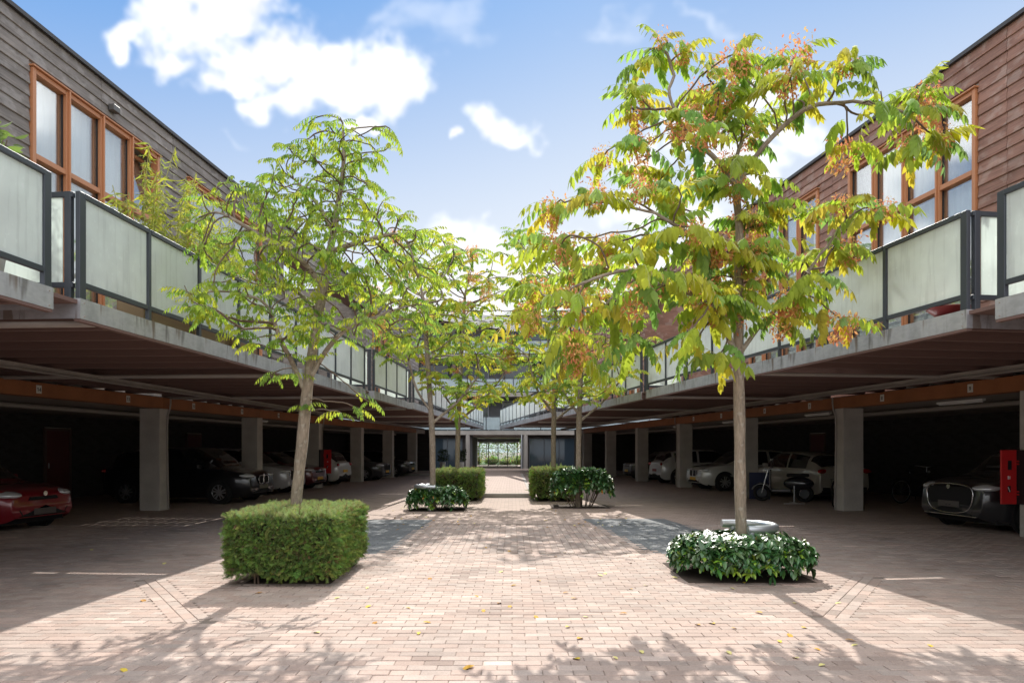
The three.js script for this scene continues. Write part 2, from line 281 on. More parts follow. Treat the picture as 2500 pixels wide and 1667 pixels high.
// ---------------------------------------------------------------- the two long sides: timber houses over a gallery over the parking places
// A line x = x0 + m * depth; its group has x along the line, y up and z towards the court.
const LINES = { L: { edge: [-4.82, 0.06], fac: [-7.2, 0.08], col: [-10.88, 0.115] }, R: { edge: [6.1, -0.146], fac: [8.04, -0.146], col: [10.72, -0.14] } };
function lined(name, label, category, side, which) {
  const [x0, m] = LINES[side][which], len = Math.hypot(1, m), o = thing(name, label, category, V(x0, 0, 0), side === 'L' ? Math.atan(m) * -1 + Math.PI / 2 : Math.atan(-m) - Math.PI / 2);
  o.X = d => (side === 'L' ? 1 : -1) * d * len;
  return o;
}
// span of a box along the line between two depths
const span = (o, d1, d2) => { const a = o.X(d1), b = o.X(d2); return [Math.min(a, b), Math.max(a, b)]; };
const box2 = (o, d1, d2, y1, y2, z1, z2, uo = 0, vo = 0) => { const [a, b] = span(o, d1, d2); return bx(b - a, y2 - y1, z2 - z1, (a + b) / 2, (y1 + y2) / 2, (z1 + z2) / 2, uo, vo); };
const DECK = 3.08, ROOF = 7.28, LAP = 0.165;
function lapBoard(a, b, y, uo, vo, z0 = 0) {                    // lap board from a to b, lower edge proud
  const s = new THREE.Shape([[z0, y], [z0 + 0.034, y], [z0 + 0.038, y + 0.006], [z0 + 0.016, y + LAP + 0.02], [z0, y + LAP + 0.02]].map(p => new THREE.Vector2(...p)));
  const g = new THREE.ExtrudeGeometry(s, { depth: b - a, bevelEnabled: false }), p = g.attributes.position, uv = g.attributes.uv;
  for (let i = 0; i < p.count; i++) uv.setXY(i, p.getZ(i) + uo, p.getY(i) - y + vo);
  // shape x -> z (outwards), shape y -> y, extrusion -> x
  g.applyMatrix4(new THREE.Matrix4().set(0, 0, 1, a, 0, 1, 0, 0, 1, 0, 0, 0, 0, 0, 0, 1));
  const ix = g.index; if (ix) { const q = ix.array; for (let i = 0; i < q.length; i += 3) { const t = q[i]; q[i] = q[i + 1]; q[i + 1] = t; } } else { const q = p.array, u = uv.array; for (let i = 0; i < p.count; i += 3) { for (let k = 0; k < 3; k++) { const t = q[i * 3 + k]; q[i * 3 + k] = q[i * 3 + 3 + k]; q[i * 3 + 3 + k] = t; } for (let k = 0; k < 2; k++) { const t = u[i * 2 + k]; u[i * 2 + k] = u[i * 2 + 2 + k]; u[i * 2 + 2 + k] = t; } } }
  g.computeVertexNormals();
  return g;
}
function curtainGeo(w, h, amp, seed) {
  const n = Math.max(16, Math.round(w * 40)), g = new THREE.PlaneGeometry(w, h, n, 1), p = g.attributes.position;
  for (let i = 0; i < p.count; i++) p.setZ(i, amp * (Math.sin(p.getX(i) * 46 + seed) + 0.6 * Math.sin(p.getX(i) * 23 + seed * 2.3)));
  g.computeVertexNormals(); return g;
}
// window in the plane z: lights between the depths in ds; frame, transom, panes and what hangs behind them
function windowIn(o, ds, y1, y2, yt, hang, rand) {
  const w = sub('window', o), xs = ds.map(o.X).sort((a, b) => a - b), fr = [], t = 0.062;
  const back = hang.slice(); if (o.X(1) < 0) back.reverse();
  for (let i = 0; i < xs.length; i++) { const wide = i === 0 || i === xs.length - 1 ? t : 0.078; fr.push(rbx(wide, y2 - y1, 0.135, 0.006, xs[i], (y1 + y2) / 2, 0.0)); if (i && i < xs.length - 1) fr.push(rbx(0.026, y2 - y1, 0.03, 0.004, xs[i], (y1 + y2) / 2, 0.083)); }
  const cross = (y, h) => { for (let i = 0; i + 1 < xs.length; i++) { const a = xs[i] + 0.040, b = xs[i + 1] - 0.040; fr.push(rbx(b - a, h, 0.12, 0.006, (a + b) / 2, y, 0)); } };
  cross(y2 - 0.033, 0.066); cross(yt, 0.075); cross(y1 + 0.035, 0.07);
  fr.push(rbx(xs.at(-1) - xs[0] + 0.11, 0.022, 0.16, 0.004, (xs[0] + xs.at(-1)) / 2, y2 + 0.012, 0.02));
  part('frame', fr, M.frame, w);
  for (let i = 0; i + 1 < xs.length; i++) {
    const a = xs[i] + 0.042, b = xs[i + 1] - 0.042, mid = (a + b) / 2, kind = back[i];
    for (const [p, q, up] of [[y1 + 0.07, yt - 0.038, 0], [yt + 0.038, y2 - 0.066, 1]]) {
      if (kind === 'open' && up) {                              // bottom-hung sash tilted inwards
        const s = sub('sash', w, V(mid, p, -0.02)); s.rotation.x = -0.16;
        const W = b - a - 0.01, H = q - p - 0.01;
        part('sash_frame', [rbx(0.06, H, 0.05, 0.005, -W / 2 + 0.03, H / 2, 0), rbx(0.06, H, 0.05, 0.005, W / 2 - 0.03, H / 2, 0), rbx(W - 0.12, 0.06, 0.05, 0.005, 0, 0.03, 0), rbx(W - 0.12, 0.06, 0.05, 0.005, 0, H - 0.03, 0)], M.frame, s);
        part('pane', bx(W - 0.12, H - 0.12, 0.008, 0, H / 2, 0), M.pane, s);
        continue;
      }
      part('pane', bx(b - a, q - p, 0.008, mid, (p + q) / 2, -0.01), M.pane, w);
      for (const s of [a + 0.007, b - 0.007]) part('glazing_bead', bx(0.014, q - p, 0.02, s, (p + q) / 2, 0.006), M.black, w);
      const kk = kind === 'split' ? (up ? 'grey' : 'white') : kind;
      if (kk === 'white') part('curtain', curtainGeo(b - a, q - p, 0.012, i * 3 + up).translate(mid, (p + q) / 2, -0.11), M.curtain, w);
      if (kk === 'grey') part('screen', curtainGeo(b - a, q - p, 0.006, i * 2 + up).translate(mid, (p + q) / 2, -0.12), M.screen, w);
      if (kk === 'half') part('curtain', curtainGeo((b - a) * 0.55, q - p, 0.014, i * 5).translate(mid + (b - a) * 0.2, (p + q) / 2, -0.12), M.curtain, w);
    }
  }
  return w;
}
function house(side, label, wins, joints, blocks) {
  const o = lined('timber_house_row', label, 'house', side, 'fac'), rand = rng(side === 'L' ? 5 : 6), boards = side === 'L' ? M.boardL : M.boardR;
  // walls behind the boards, the rooms' dark back, roof
  for (const [d1, d2] of blocks) {
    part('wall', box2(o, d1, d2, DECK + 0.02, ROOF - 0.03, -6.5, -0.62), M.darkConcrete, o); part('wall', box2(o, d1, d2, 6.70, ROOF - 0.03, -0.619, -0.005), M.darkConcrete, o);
    const cut = wins.filter(w => w.ds[0] >= d1 && w.ds.at(-1) <= d2).map(w => [w.ds[0], w.ds.at(-1)]);
    let p = d1; const piers = [];
    for (const [a, b] of [...cut, [d2, d2]]) { if (a > p + 0.01) piers.push(box2(o, p, a, DECK + 0.02, 6.698, -0.619, -0.005)); p = b; }
    for (const g of piers) part('wall', g, M.darkConcrete, o);
    part('roof_edge', [box2(o, d1 - 0.03, d2 + 0.03, ROOF - 0.028, ROOF + 0.03, -6.6, 0.075)], M.roofTrim, o);
    for (const s of [d1, d2]) part('end_board', [box2(o, s - 0.02, s + 0.02, DECK + 0.05, ROOF - 0.03, -4, 0.05)], boards[0], o);
  }
  for (const w of wins) windowIn(o, w.ds, w.y1 ?? 3.16, 6.67, 5.5, w.hang, rand);
  // boards, row by row, cut at the joints and the windows
  const rows = Math.floor((ROOF - 0.03 - DECK - 0.05) / LAP);
  for (let r = 0; r < rows; r++) {
    const y = ROOF - 0.03 - LAP * (r + 1);
    for (const [b1, b2] of blocks) {
      const js = [b1, ...joints.filter(j => j > b1 + 0.2 && j < b2 - 0.2), b2];
      for (let i = 0; i + 1 < js.length; i++) {
        let pieces = [[js[i], js[i + 1]]];
        if (y < 6.62) for (const w of wins) pieces = pieces.flatMap(([a, b]) => { const p = w.ds[0] - 0.04, q = w.ds.at(-1) + 0.04; if (q <= a || p >= b) return [[a, b]]; return [[a, p], [q, b]].filter(([m, n]) => n - m > 0.08); });
        for (const [a, b] of pieces) { const [x1, x2] = span(o, a + 0.004, b - 0.004); part('board', lapBoard(x1, x2, y, rand() * 2.4, rand() * 1.2, (rand() - 0.5) * 0.004), boards[Math.floor(rand() * 3)], o); }
      }
    }
  }
  return o;
}
const houseL = house('L', 'weathered grey-brown timber house above the gallery with bamboo', [
  { ds: [9.14, 9.76, 10.48, 11.18, 11.92], hang: ['white', 'white', 'white', 'open'] },
  { ds: [12.9, 15.95], hang: ['grey'] }, { ds: [25.2, 26.0, 26.8, 27.6], hang: ['white', 'half', 'white'] },
], [8.3, 10.5, 12.4, 14.4, 16.2, 28, 29.5], [[4.5, 17.2], [24.3, 33]]);
const houseR = house('R', 'reddish brown timber house beside the large tree with orange seeds', [
  { ds: [9.69, 10.36, 11.07, 11.79, 12.46], hang: ['split', 'white', 'white', 'split'] },
  { ds: [13.45, 14.1, 14.78, 15.5, 16.15], hang: ['half', 'white', 'white', 'half'] }, { ds: [24.2, 25, 25.8, 26.6], hang: ['white', 'half', 'white'] },
], [7.4, 9.18, 11.4, 13.0, 15.1, 27.5, 29], [[4.5, 17.0], [23.4, 33]]);
// the roof band that bridges the open patio between two houses
for (const [h, a, b] of [[houseL, 17.25, 24.25], [houseR, 17.05, 23.35]]) {
  const [x1, x2] = span(h, a, b), bm = h === houseL ? M.boardL : M.boardR;
  part('patio_beam', [box2(h, a, b, 6.60, ROOF - 0.03, -0.55, -0.004)], M.darkTimber, h);
  for (let r = 0; r < 4; r++) part('board', lapBoard(x1, x2, ROOF - 0.03 - LAP * (r + 1), r * 0.7, r * 0.3), bm[r % 3], h);
  part('roof_edge', [box2(h, a, b, ROOF - 0.028, ROOF + 0.03, -0.56, 0.075)], M.roofTrim, h);
  part('patio_wall', [box2(h, a, b, DECK + 0.02, 5.6, -5.2, -5.0)], bm[1], h);
}
// small lamp box on the grey house
{ const x = houseL.X(10.72), l = solo('wall_lamp', join([rbx(0.16, 0.10, 0.10, 0.012, 0, 0, 0.05), bx(0.06, 0.06, 0.04, 0, 0.01, -0.015)]), std([0.10, 0.098, 0.095], 0.5), 'small grey wall lamp under the roof edge of the weathered house', 'lamp'); houseL.updateMatrixWorld(); l.applyMatrix4(houseL.matrixWorld.clone().multiply(new THREE.Matrix4().makeTranslation(x, 6.90, 0.036))); }

// ---- galleries
function gallery(side, label, segs, bays) {
  const o = lined('gallery', label, 'walkway', side, 'edge'), rand = rng(side === 'L' ? 21 : 22);
  const deep = d => { const [ex, em] = LINES[side].edge, [cx, cm] = LINES[side].col; return Math.abs(cx + cm * d - ex - em * d); };
  const hB = 2.885, hT = DECK;
  // deck slabs between the open joints over each row of columns
  const cuts = [-9, ...bays, 46];
  for (let i = 0; i + 1 < cuts.length; i++) {
    const a = cuts[i] + (i ? 0.055 : 0), b = cuts[i + 1] - 0.055, n = 4;
    for (let k = 0; k < n; k++) { const p = lerp(a, b, k / n), q = lerp(a, b, (k + 1) / n); if (side === 'L' && p > 17 && q < 20.2) { part('deck', [box2(o, p, q, 3.035, hT - 0.004, -2.75, -0.03)], M.darkTimber, o); for (let z = -2.78; z > -deep(p) - 0.5; z -= 0.215) part('patio_slat', box2(o, p, q, 3.035, hT - 0.004, z - 0.202, z), M.darkTimber, o); continue; } part('deck', [box2(o, p, q, 3.035, hT - 0.004, -deep((p + q) / 2) - 0.6, -0.03)], M.darkTimber, o); }
  }
  for (const d of bays) part('deck', [box2(o, d - 0.06, d + 0.06, 3.035, hT - 0.006, -deep(d) - 0.6, -2.25), box2(o, d - 0.06, d + 0.06, 3.035, hT - 0.006, -1.52, -1.38)], M.darkTimber, o);
  // joists across, cross tubes at the columns, the long beam under the middle
  for (let d = 4.2; d < 30; d += 0.70) if (!bays.some(b => b - d > -0.14 && b - d < 0.46)) part('joist', box2(o, d - 0.03, d + 0.03, 2.90, 3.034, -deep(d) - 0.3, -0.02), M.darkTimber, o);
  for (const d of bays) if (d < 40) part('cross_tube', tube([V(o.X(d + 0.25), 2.885, -deep(d) - 0.25), V(o.X(d + 0.25), 2.885, -0.05)], 0.035, 10), M.darkConcrete, o);
  part('long_beam', [box2(o, 3, 44, 2.80, 2.815, -3.62, -3.48), box2(o, 3, 44, 2.815, 2.885, -3.555, -3.545), box2(o, 3, 44, 2.885, 2.899, -3.62, -3.48)], M.darkConcrete, o);
  for (const [d1, d2, step, off] of segs) {
    // steel edge channel with a timber lip below it
    part('fascia', [box2(o, d1, d2, hB, hT + 0.012, off - 0.012, off, rand() * 2, 0.35), box2(o, d1, d2, hB, hB + 0.01, off - 0.09, off - 0.012), box2(o, d1, d2, hT + 0.002, hT + 0.012, off - 0.09, off - 0.012)], M.galv, o);
    part('timber_lip', [box2(o, d1, d2, hB - 0.028, hB - 0.001, off - 0.07, off - 0.004)], M.darkTimber, o);
    part('end_plate', [box2(o, d1 - 0.006, d1, hB, hT + 0.012, off - 0.9, off)], M.galv, o);
    part('end_plate', [box2(o, d2, d2 + 0.006, hB, hT + 0.012, off - 0.9, off)], M.galv, o);
    for (const d of [d1 + 0.05, d2 - 0.05]) for (const y of [hB + 0.03, hT - 0.03]) part('bolt', cyl(0.008, 0.008, 0.01, 0, 0, 0, 8).rotateX(Math.PI / 2).translate(o.X(d), y, off + 0.004), M.darkConcrete, o);
    // railing
    const n = Math.max(1, Math.round((d2 - d1) / step)), top = 4.19, zr = off - 0.035, rail = sub('railing', o);
    for (let i = 0; i <= n; i++) {
      const d = lerp(d1 + 0.05, d2 - 0.05, i / n), end = i === 0 || i === n;
      part('post', rbx(end ? 0.095 : 0.055, top - hT - 0.014, 0.05, 0.006, o.X(d), (top + hT + 0.014) / 2, zr), M.steelPaint, rail);
      if (i < n) {
        const e = lerp(d1 + 0.05, d2 - 0.05, (i + 1) / n), [xa, xb] = span(o, d, e), h1 = i === 0 ? 0.05 : 0.03;
        const a = xa + 0.048, b = xb - 0.048;
        part('top_rail', rbx(b - a + 0.03, 0.055, 0.06, 0.006, (a + b) / 2, top - 0.028, zr), M.steelPaint, rail);
        part('bottom_rail', rbx(b - a + 0.03, 0.055, 0.045, 0.006, (a + b) / 2, hT + 0.165, zr), M.steelPaint, rail);
        part('glass_panel', bx(b - a - 0.004, top - 0.058 - hT - 0.195, 0.012, (a + b) / 2, (top - 0.058 + hT + 0.195) / 2, zr, rand() * 3, rand() * 3), M.frosted, rail);
      }
    }
    // return at the near end, facing along the court
    if (d1 > 4) {
      const r = sub('return_railing', o), x = o.X(d1 + 0.03), w = 1.15;
      part('top_rail', rbx(0.05, 0.055, w, 0.006, x, top - 0.03, zr - 0.06 - w / 2), M.steelPaint, r);
      part('bottom_rail', rbx(0.045, 0.055, w, 0.006, x, hT + 0.155, zr - 0.06 - w / 2), M.steelPaint, r);
      part('post', rbx(0.06, top - hT - 0.014, 0.07, 0.006, x, (top + hT + 0.014) / 2, zr - 0.11), M.steelPaint, r);
      part('post', rbx(0.06, top - hT - 0.014, 0.07, 0.006, x, (top + hT + 0.014) / 2, zr - 0.06 - w), M.steelPaint, r);
      part('glass_panel', bx(0.012, top - 0.06 - hT - 0.185, w - 0.22, x, (top - 0.06 + hT + 0.185) / 2, zr - 0.07 - w / 2), M.frosted, r);
    }
  }
  return o;
}
const baysL = [1.9, 7.0, 12.1, 17.2, 22.25, 27.3, 32.35, 37.4, 42.5], baysR = [1.3, 6.5, 11.75, 17.1, 22.4, 27.75, 33.05, 38.4, 43.7];
const galleryL = gallery('L', 'steel gallery with greenish frosted railing under the grey timber house', [[2.2, 6.5, 1.25, 0.05], [6.95, 17.56, 1.24, 0], [17.95, 22.0, 1.3, 0.12], [22.45, 45, 1.4, 0.25]], baysL);
const galleryR = gallery('R', 'steel gallery with pale frosted railing under the reddish timber house', [[2.2, 7.02, 1.25, 0.10], [7.5, 17.8, 1.24, 0], [18.2, 27.6, 1.3, 0], [28.0, 45, 1.4, 0.35]], baysR);

// ---- parking places under the galleries
function carport(side, label, bays) {
  const o = lined('carport', label, 'carport', side, 'col'), H = 2.59;
  bays.forEach((d, i) => {
    const c = part('column', rbx(0.36, H, 0.55, 0.012, o.X(d + 0.18), H / 2, -0.275), M.concrete, o);
    if (d > 9 && d < 36) part('downpipe', tube([V(o.X(d + 0.30), 0.02, 0.035), V(o.X(d + 0.30), 2.5, 0.035), V(o.X(d + 0.34), 2.6, 0.06), V(o.X(d + 0.36), 2.86, 0.06)], 0.022, 8), M.darkConcrete, o).visible = i % 2 === 1;
  });
  o.children.filter(c => !c.visible).forEach(c => o.remove(c));
  for (let i = 0; i + 1 < bays.length; i++) part('edge_beam', [box2(o, bays[i] + 0.185, bays[i + 1] + 0.175, H + 0.004, 2.87, -0.30, -0.02, i * 0.37, 0.2)], M.beam, o);
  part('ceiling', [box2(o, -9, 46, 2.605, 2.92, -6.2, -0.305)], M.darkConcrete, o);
  part('ceiling_pipe', tube([V(o.X(2), 2.52, -1.75), V(o.X(44), 2.52, -1.75)], 0.055, 10), M.darkConcrete, o); part('cable_tray', [box2(o, 2, 44, 2.545, 2.56, -2.6, -2.4)], M.galv, o);
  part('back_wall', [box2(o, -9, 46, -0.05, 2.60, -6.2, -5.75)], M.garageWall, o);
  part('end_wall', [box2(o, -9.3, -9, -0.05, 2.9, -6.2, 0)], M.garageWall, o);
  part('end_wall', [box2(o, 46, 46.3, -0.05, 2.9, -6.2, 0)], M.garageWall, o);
  return o;
}
const carportL = carport('L', 'row of parking places behind concrete columns under the greenish railing', baysL.map(d => d === 12.1 ? 11.4 : d));
const carportR = carport('R', 'row of parking places behind concrete columns with the red fire board', baysR);
// doors at the back of the parking places
for (const [c, d, w] of [[carportL, 20.6, 0], [carportL, 27.9, 1], [carportR, 16.4, 2], [carportR, 27.2, 3]]) {
  const g = thing('storage_door', ['dark red storage door behind the red car', 'dark red storage door behind the dark red car', 'dark red storage door behind the grey car with large grille', 'dark red storage door beyond the parked white cars'][w], 'door');
  part('leaf', rbx(0.92, 2.12, 0.045, 0.004, 0, 1.07, 0.03), M.door, g);
  part('door_frame', [bx(0.07, 2.2, 0.08, -0.50, 1.1, 0.03), bx(0.07, 2.2, 0.08, 0.50, 1.1, 0.03), bx(0.93, 0.07, 0.08, 0, 2.165, 0.03)], M.darkTimber, g);
  part('lintel', bx(1.0, 0.025, 0.05, 0, 2.215, 0.04), M.concrete, g);
  part('handle', rbx(0.025, 0.16, 0.04, 0.006, -0.39, 1.05, 0.07), M.galvTube, g);
  c.updateMatrixWorld(); g.applyMatrix4(c.matrixWorld.clone().multiply(new THREE.Matrix4().makeTranslation(c.X(d), 0, -5.745)));
}
// number plates on the edge beams
function numberPlate(text, c, d, i) {
  const cv = document.createElement('canvas'); cv.width = 64; cv.height = 80; const q = cv.getContext('2d');
  q.fillStyle = '#d9d6cc'; q.fillRect(0, 0, 64, 80); q.fillStyle = '#151515'; q.font = 'bold 54px sans-serif'; q.textAlign = 'center'; q.textBaseline = 'middle'; q.fillText(text, 32, 42);
  const t = new THREE.CanvasTexture(cv); t.colorSpace = THREE.SRGBColorSpace;
  const s = new THREE.PlaneGeometry(0.12, 0.15), m = std([1, 1, 1], 0.6, { map: t });
  const g = thing('number_plate', `small white number plate reading ${{ 14: 'fourteen', 13: 'thirteen', 12: 'twelve', 11: 'eleven', 10: 'ten', 9: 'nine', 8: 'eight', 7: 'seven', 6: 'six', 5: 'five', 4: 'four' }[text]} on the orange beam`, 'sign', null, 0, 'parking place numbers');
  part('plate', rbx(0.13, 0.16, 0.006, 0.002), M.white, g); part('print', s.translate(0, 0, 0.0045), m, g);
  c.updateMatrixWorld(); g.applyMatrix4(c.matrixWorld.clone().multiply(new THREE.Matrix4().makeTranslation(c.X(d), 2.735, -0.014)));
}
[['14', 13.45], ['13', 16.05], ['12', 18.7], ['11', 21.3], ['10', 23.8]].forEach(([t, d], i) => numberPlate(t, carportL, d, i));
[['9', 13.2], ['8', 15.7], ['7', 18.6], ['6', 21.0], ['5', 24.0], ['4', 26.4]].forEach(([t, d], i) => numberPlate(t, carportR, d, i));
// ceiling tubes (off)
for (const [c, d, n] of [[carportR, 14.5, 0], [carportR, 19.7, 1], [carportR, 25.2, 2], [carportR, 30.2, 3], [carportL, 12.6, 4], [carportL, 24.2, 5]]) {
  const g = thing('ceiling_light', ['unlit tube light on the ceiling above the grey car with large grille', 'unlit tube light on the ceiling above the moped', 'unlit tube light on the ceiling above the white car with orange plate', 'unlit tube light on the ceiling above the white car seen from behind', 'unlit tube light on the ceiling above the red car', 'unlit tube light on the ceiling above the silver car'][n], 'light');
  part('housing', rbx(1.25, 0.05, 0.09, 0.01, 0, 0.055, 0), M.white, g); part('tube', cyl(0.016, 0.016, 1.18, 0, 0, 0, 10).rotateZ(Math.PI / 2).translate(0, 0.018, 0), M.white, g);
  c.updateMatrixWorld(); g.applyMatrix4(c.matrixWorld.clone().multiply(new THREE.Matrix4().makeTranslation(c.X(d), 2.522, -0.95)));
}
// fire boards on the columns: black back panel, red door swung out
function fireBoard(c, d, label) {
  const s = c === carportL ? 1 : -1, g = thing('fire_board', label, 'fire board');
  part('back_panel', rbx(0.40, 0.96, 0.05, 0.005, 0, 0, 0.026), M.black, g);
  const door = part('red_door', rbx(0.035, 0.96, 0.30, 0.005, s * 0.19, 0, 0.21), M.red, g), face = -s * 0.0185;
  part('slot', bx(0.004, 0.165, 0.075, s * 0.19 + face, 0.21, 0.20), M.black, door);
  part('slot', bx(0.004, 0.11, 0.06, s * 0.19 + face, -0.21, 0.21), M.black, door);
  part('pictogram', [bx(0.004, 0.06, 0.022, s * 0.19 + face, -0.01, 0.228), bx(0.004, 0.05, 0.016, s * 0.19 + face, -0.01, 0.198)], M.white, door);
  part('pictogram', [bx(0.007, 0.09, 0.014, s * 0.19 + face, 0, 0).rotateX(0.4).translate(0, -0.22, 0.215)], M.white, door);
  for (const y of [0.28, -0.26]) part('hinge', [bx(0.05, 0.025, 0.02, s * 0.155, y, 0.058), bx(0.05, 0.025, 0.02, s * 0.155, y - 0.05, 0.058)], M.red, g);
  c.updateMatrixWorld(); g.applyMatrix4(c.matrixWorld.clone().multiply(new THREE.Matrix4().makeTranslation(c.X(d + 0.18), 1.06, 0.002)));
}
fireBoard(carportR, 11.75, 'red door of a fire board on the column beside the grey car');
fireBoard(carportL, 27.3, 'red and black fire board on the column before a white car');
// ---------------------------------------------------------------- the block that closes the court, its passage and the garden behind
{
  const D = 50, o = thing('end_block', 'grey three-storey block with glass balconies and a glazed passage closing the court', 'building', V(-1.1, 0, -D));
  const x1 = -13, x2 = 13, greyWall = std([0.11, 0.115, 0.125], 0.8, { map: T.concrete }), panel = std([0.26, 0.28, 0.31], 0.6), endConcrete = std([0.34, 0.32, 0.30], 0.9, { map: T.concrete });
  const slabY = [2.62, 5.42, 8.22];
  // passage between x -2.0 and 2.0 (local), other bays glazed and dark
  const pL = -2.0, pR = 1.95;
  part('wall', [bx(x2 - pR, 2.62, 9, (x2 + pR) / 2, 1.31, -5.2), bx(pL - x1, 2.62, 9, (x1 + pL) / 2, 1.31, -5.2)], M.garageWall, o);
  part('wall', [bx(x2 - x1, 8.6, 8.4, 0, 2.64 + 4.3, -6.0)], greyWall, o);
  slabY.forEach((y, i) => {
    part('balcony_slab', [bx(x2 - x1, 0.30, 1.9, 0, y + 0.15, -0.9)], endConcrete, o);
    if (i < 3) {
      for (let x = x1 + 0.2, k = 0; x < x2 - 1.5; x += 2.0, k++) {
        part('glass_panel', bx(1.93, 0.92, 0.012, x + 1, y + 0.83, 0.0), phys([0.52, 0.62, 0.68], 0.25, { transmission: 0.35, thickness: 0, map: T.frost }), o);
        part('post', bx(0.05, 1.05, 0.05, x, y + 0.83, 0.0), M.steelPaint, o);
      }
      part('handrail', bx(x2 - x1, 0.05, 0.06, 0, y + 1.345, 0.0), M.steelPaint, o);
      for (let x = x1 + 1; x < x2 - 2; x += 3.1) {
        const w = sub('window', o);
        part('frame', [bx(0.08, 2.2, 0.08, x, y + 1.45, -1.72), bx(0.08, 2.2, 0.08, x + 1.0, y + 1.45, -1.72), bx(0.08, 2.2, 0.08, x + 2.0, y + 1.45, -1.72), bx(2.08, 0.08, 0.08, x + 1, y + 2.59, -1.72)], panel, w);
        part('pane', bx(0.9, 2.1, 0.01, x + 0.5, y + 1.45, -1.73), M.darkPane, w); part('pane', bx(0.9, 2.1, 0.01, x + 1.5, y + 1.45, -1.73), M.darkPane, w);
      }
      for (let x = x1 + 3.6; x < x2; x += 6.2) part('fin_wall', bx(0.22, 2.48, 1.7, x, y + 1.54, -0.95), greyWall, o);
    }
  });
  part('attic', [bx(9.2, 0.95, 1.9, 6.4, 10.75, -0.8)], panel, o);
  for (let i = 0; i < 5; i++) part('attic_window', bx(1.6, 1.2, 0.04, 2.8 + i * 1.8, 9.6, -0.05), M.darkPane, o);
  part('parapet', [bx(x2 - x1, 0.18, 2.2, 0, 11.28, -0.9)], M.roofTrim, o);
  // sloping pergola slats on the top terrace
  for (let i = 0; i < 9; i++) part('pergola_slat', bar(V(-6.2, 11.25 - i * 0.14 + 0.9, 0.2 + i * 0.22), V(1.9, 10.55 - i * 0.14 + 0.4, 0.2 + i * 0.22), 0.09, 0.06), M.white, o);
  for (const x of [-6.2, -2.4, 1.8]) part('pergola_post', bx(0.10, 1.9, 0.10, x, 9.35, 0.16), M.galvTube, o);
  part('gable', [bx(0.2, 1.1, 2.4, 1.95, 10.6, 0.6)], panel, o);
  // ground floor: columns, passage walls and sliding doors
  for (const x of [-2.15, 2.1, -7.5, 7.5]) part('column', cyl(0.16, 0.16, 2.5, x, 1.37, -0.1, 20), endConcrete, o);
  part('passage_wall', [bx(0.12, 2.5, 8.6, pL + 0.06, 1.37, -5.0), bx(0.12, 2.5, 8.6, pR - 0.06, 1.37, -5.0)], greyWall, o);
  part('passage_ceiling', [bx(pR - pL - 0.3, 0.1, 8.6, 0, 2.56, -5.0)], M.darkConcrete, o);
  for (const x of [4.1, -4.3]) part('storefront', bx(3.4, 2.2, 0.03, x, 1.25, -0.62), M.darkPane, o);
  part('storefront_frame', [2.4, 3.5, 4.6, 5.8].flatMap(x => [bx(0.06, 2.3, 0.07, x, 1.25, -0.6), bx(0.06, 2.3, 0.07, -x - 0.2, 1.25, -0.6)]), M.steelPaint, o);
  part('downpipe', cyl(0.05, 0.05, 2.5, 1.8, 1.37, 0.1, 10), M.galvTube, o);
  const dr = sub('sliding_door', o, V(-0.1, 0, -8.6)), dw = 3.3;
  part('door_frame', [...[-1.65, -0.825, 0, 0.825, 1.65].map(x => bx(0.07, 1.98, 0.08, x, 1.11, 0)), bx(dw + 0.07, 0.08, 0.09, 0, 2.12, 0), bx(dw, 0.06, 0.09, 0, 0.15, 0)], M.steelPaint, dr);
  for (const x of [-1.24, -0.41, 0.41, 1.24]) part('pane', bx(0.75, 1.85, 0.01, x, 1.13, 0), M.clearPane, dr);
  part('door_head', [bx(pR - pL - 0.3, 0.32, 0.1, 0.07, 2.33, 0)], panel, dr);
  part('door_sensor', bx(0.26, 0.06, 0.08, 0, 2.1, 0.09), M.white, dr);
}
struct('lawn', sheet([[-30, 62], [30, 62], [30, 100], [-30, 100]], -0.04), std([0.07, 0.11, 0.03], 1));
// ---------------------------------------------------------------- trees: trunks and limbs grown towards points spread through each crown
function geom(P, col, uvs) { const g = new THREE.BufferGeometry(); g.setAttribute('position', new THREE.BufferAttribute(new Float32Array(P), 3)); if (col) g.setAttribute('color', new THREE.BufferAttribute(new Float32Array(col), 3)); g.setAttribute('uv', new THREE.BufferAttribute(new Float32Array(uvs ?? new Array(P.length / 3 * 2).fill(0)), 2)); g.computeVertexNormals(); return g; }
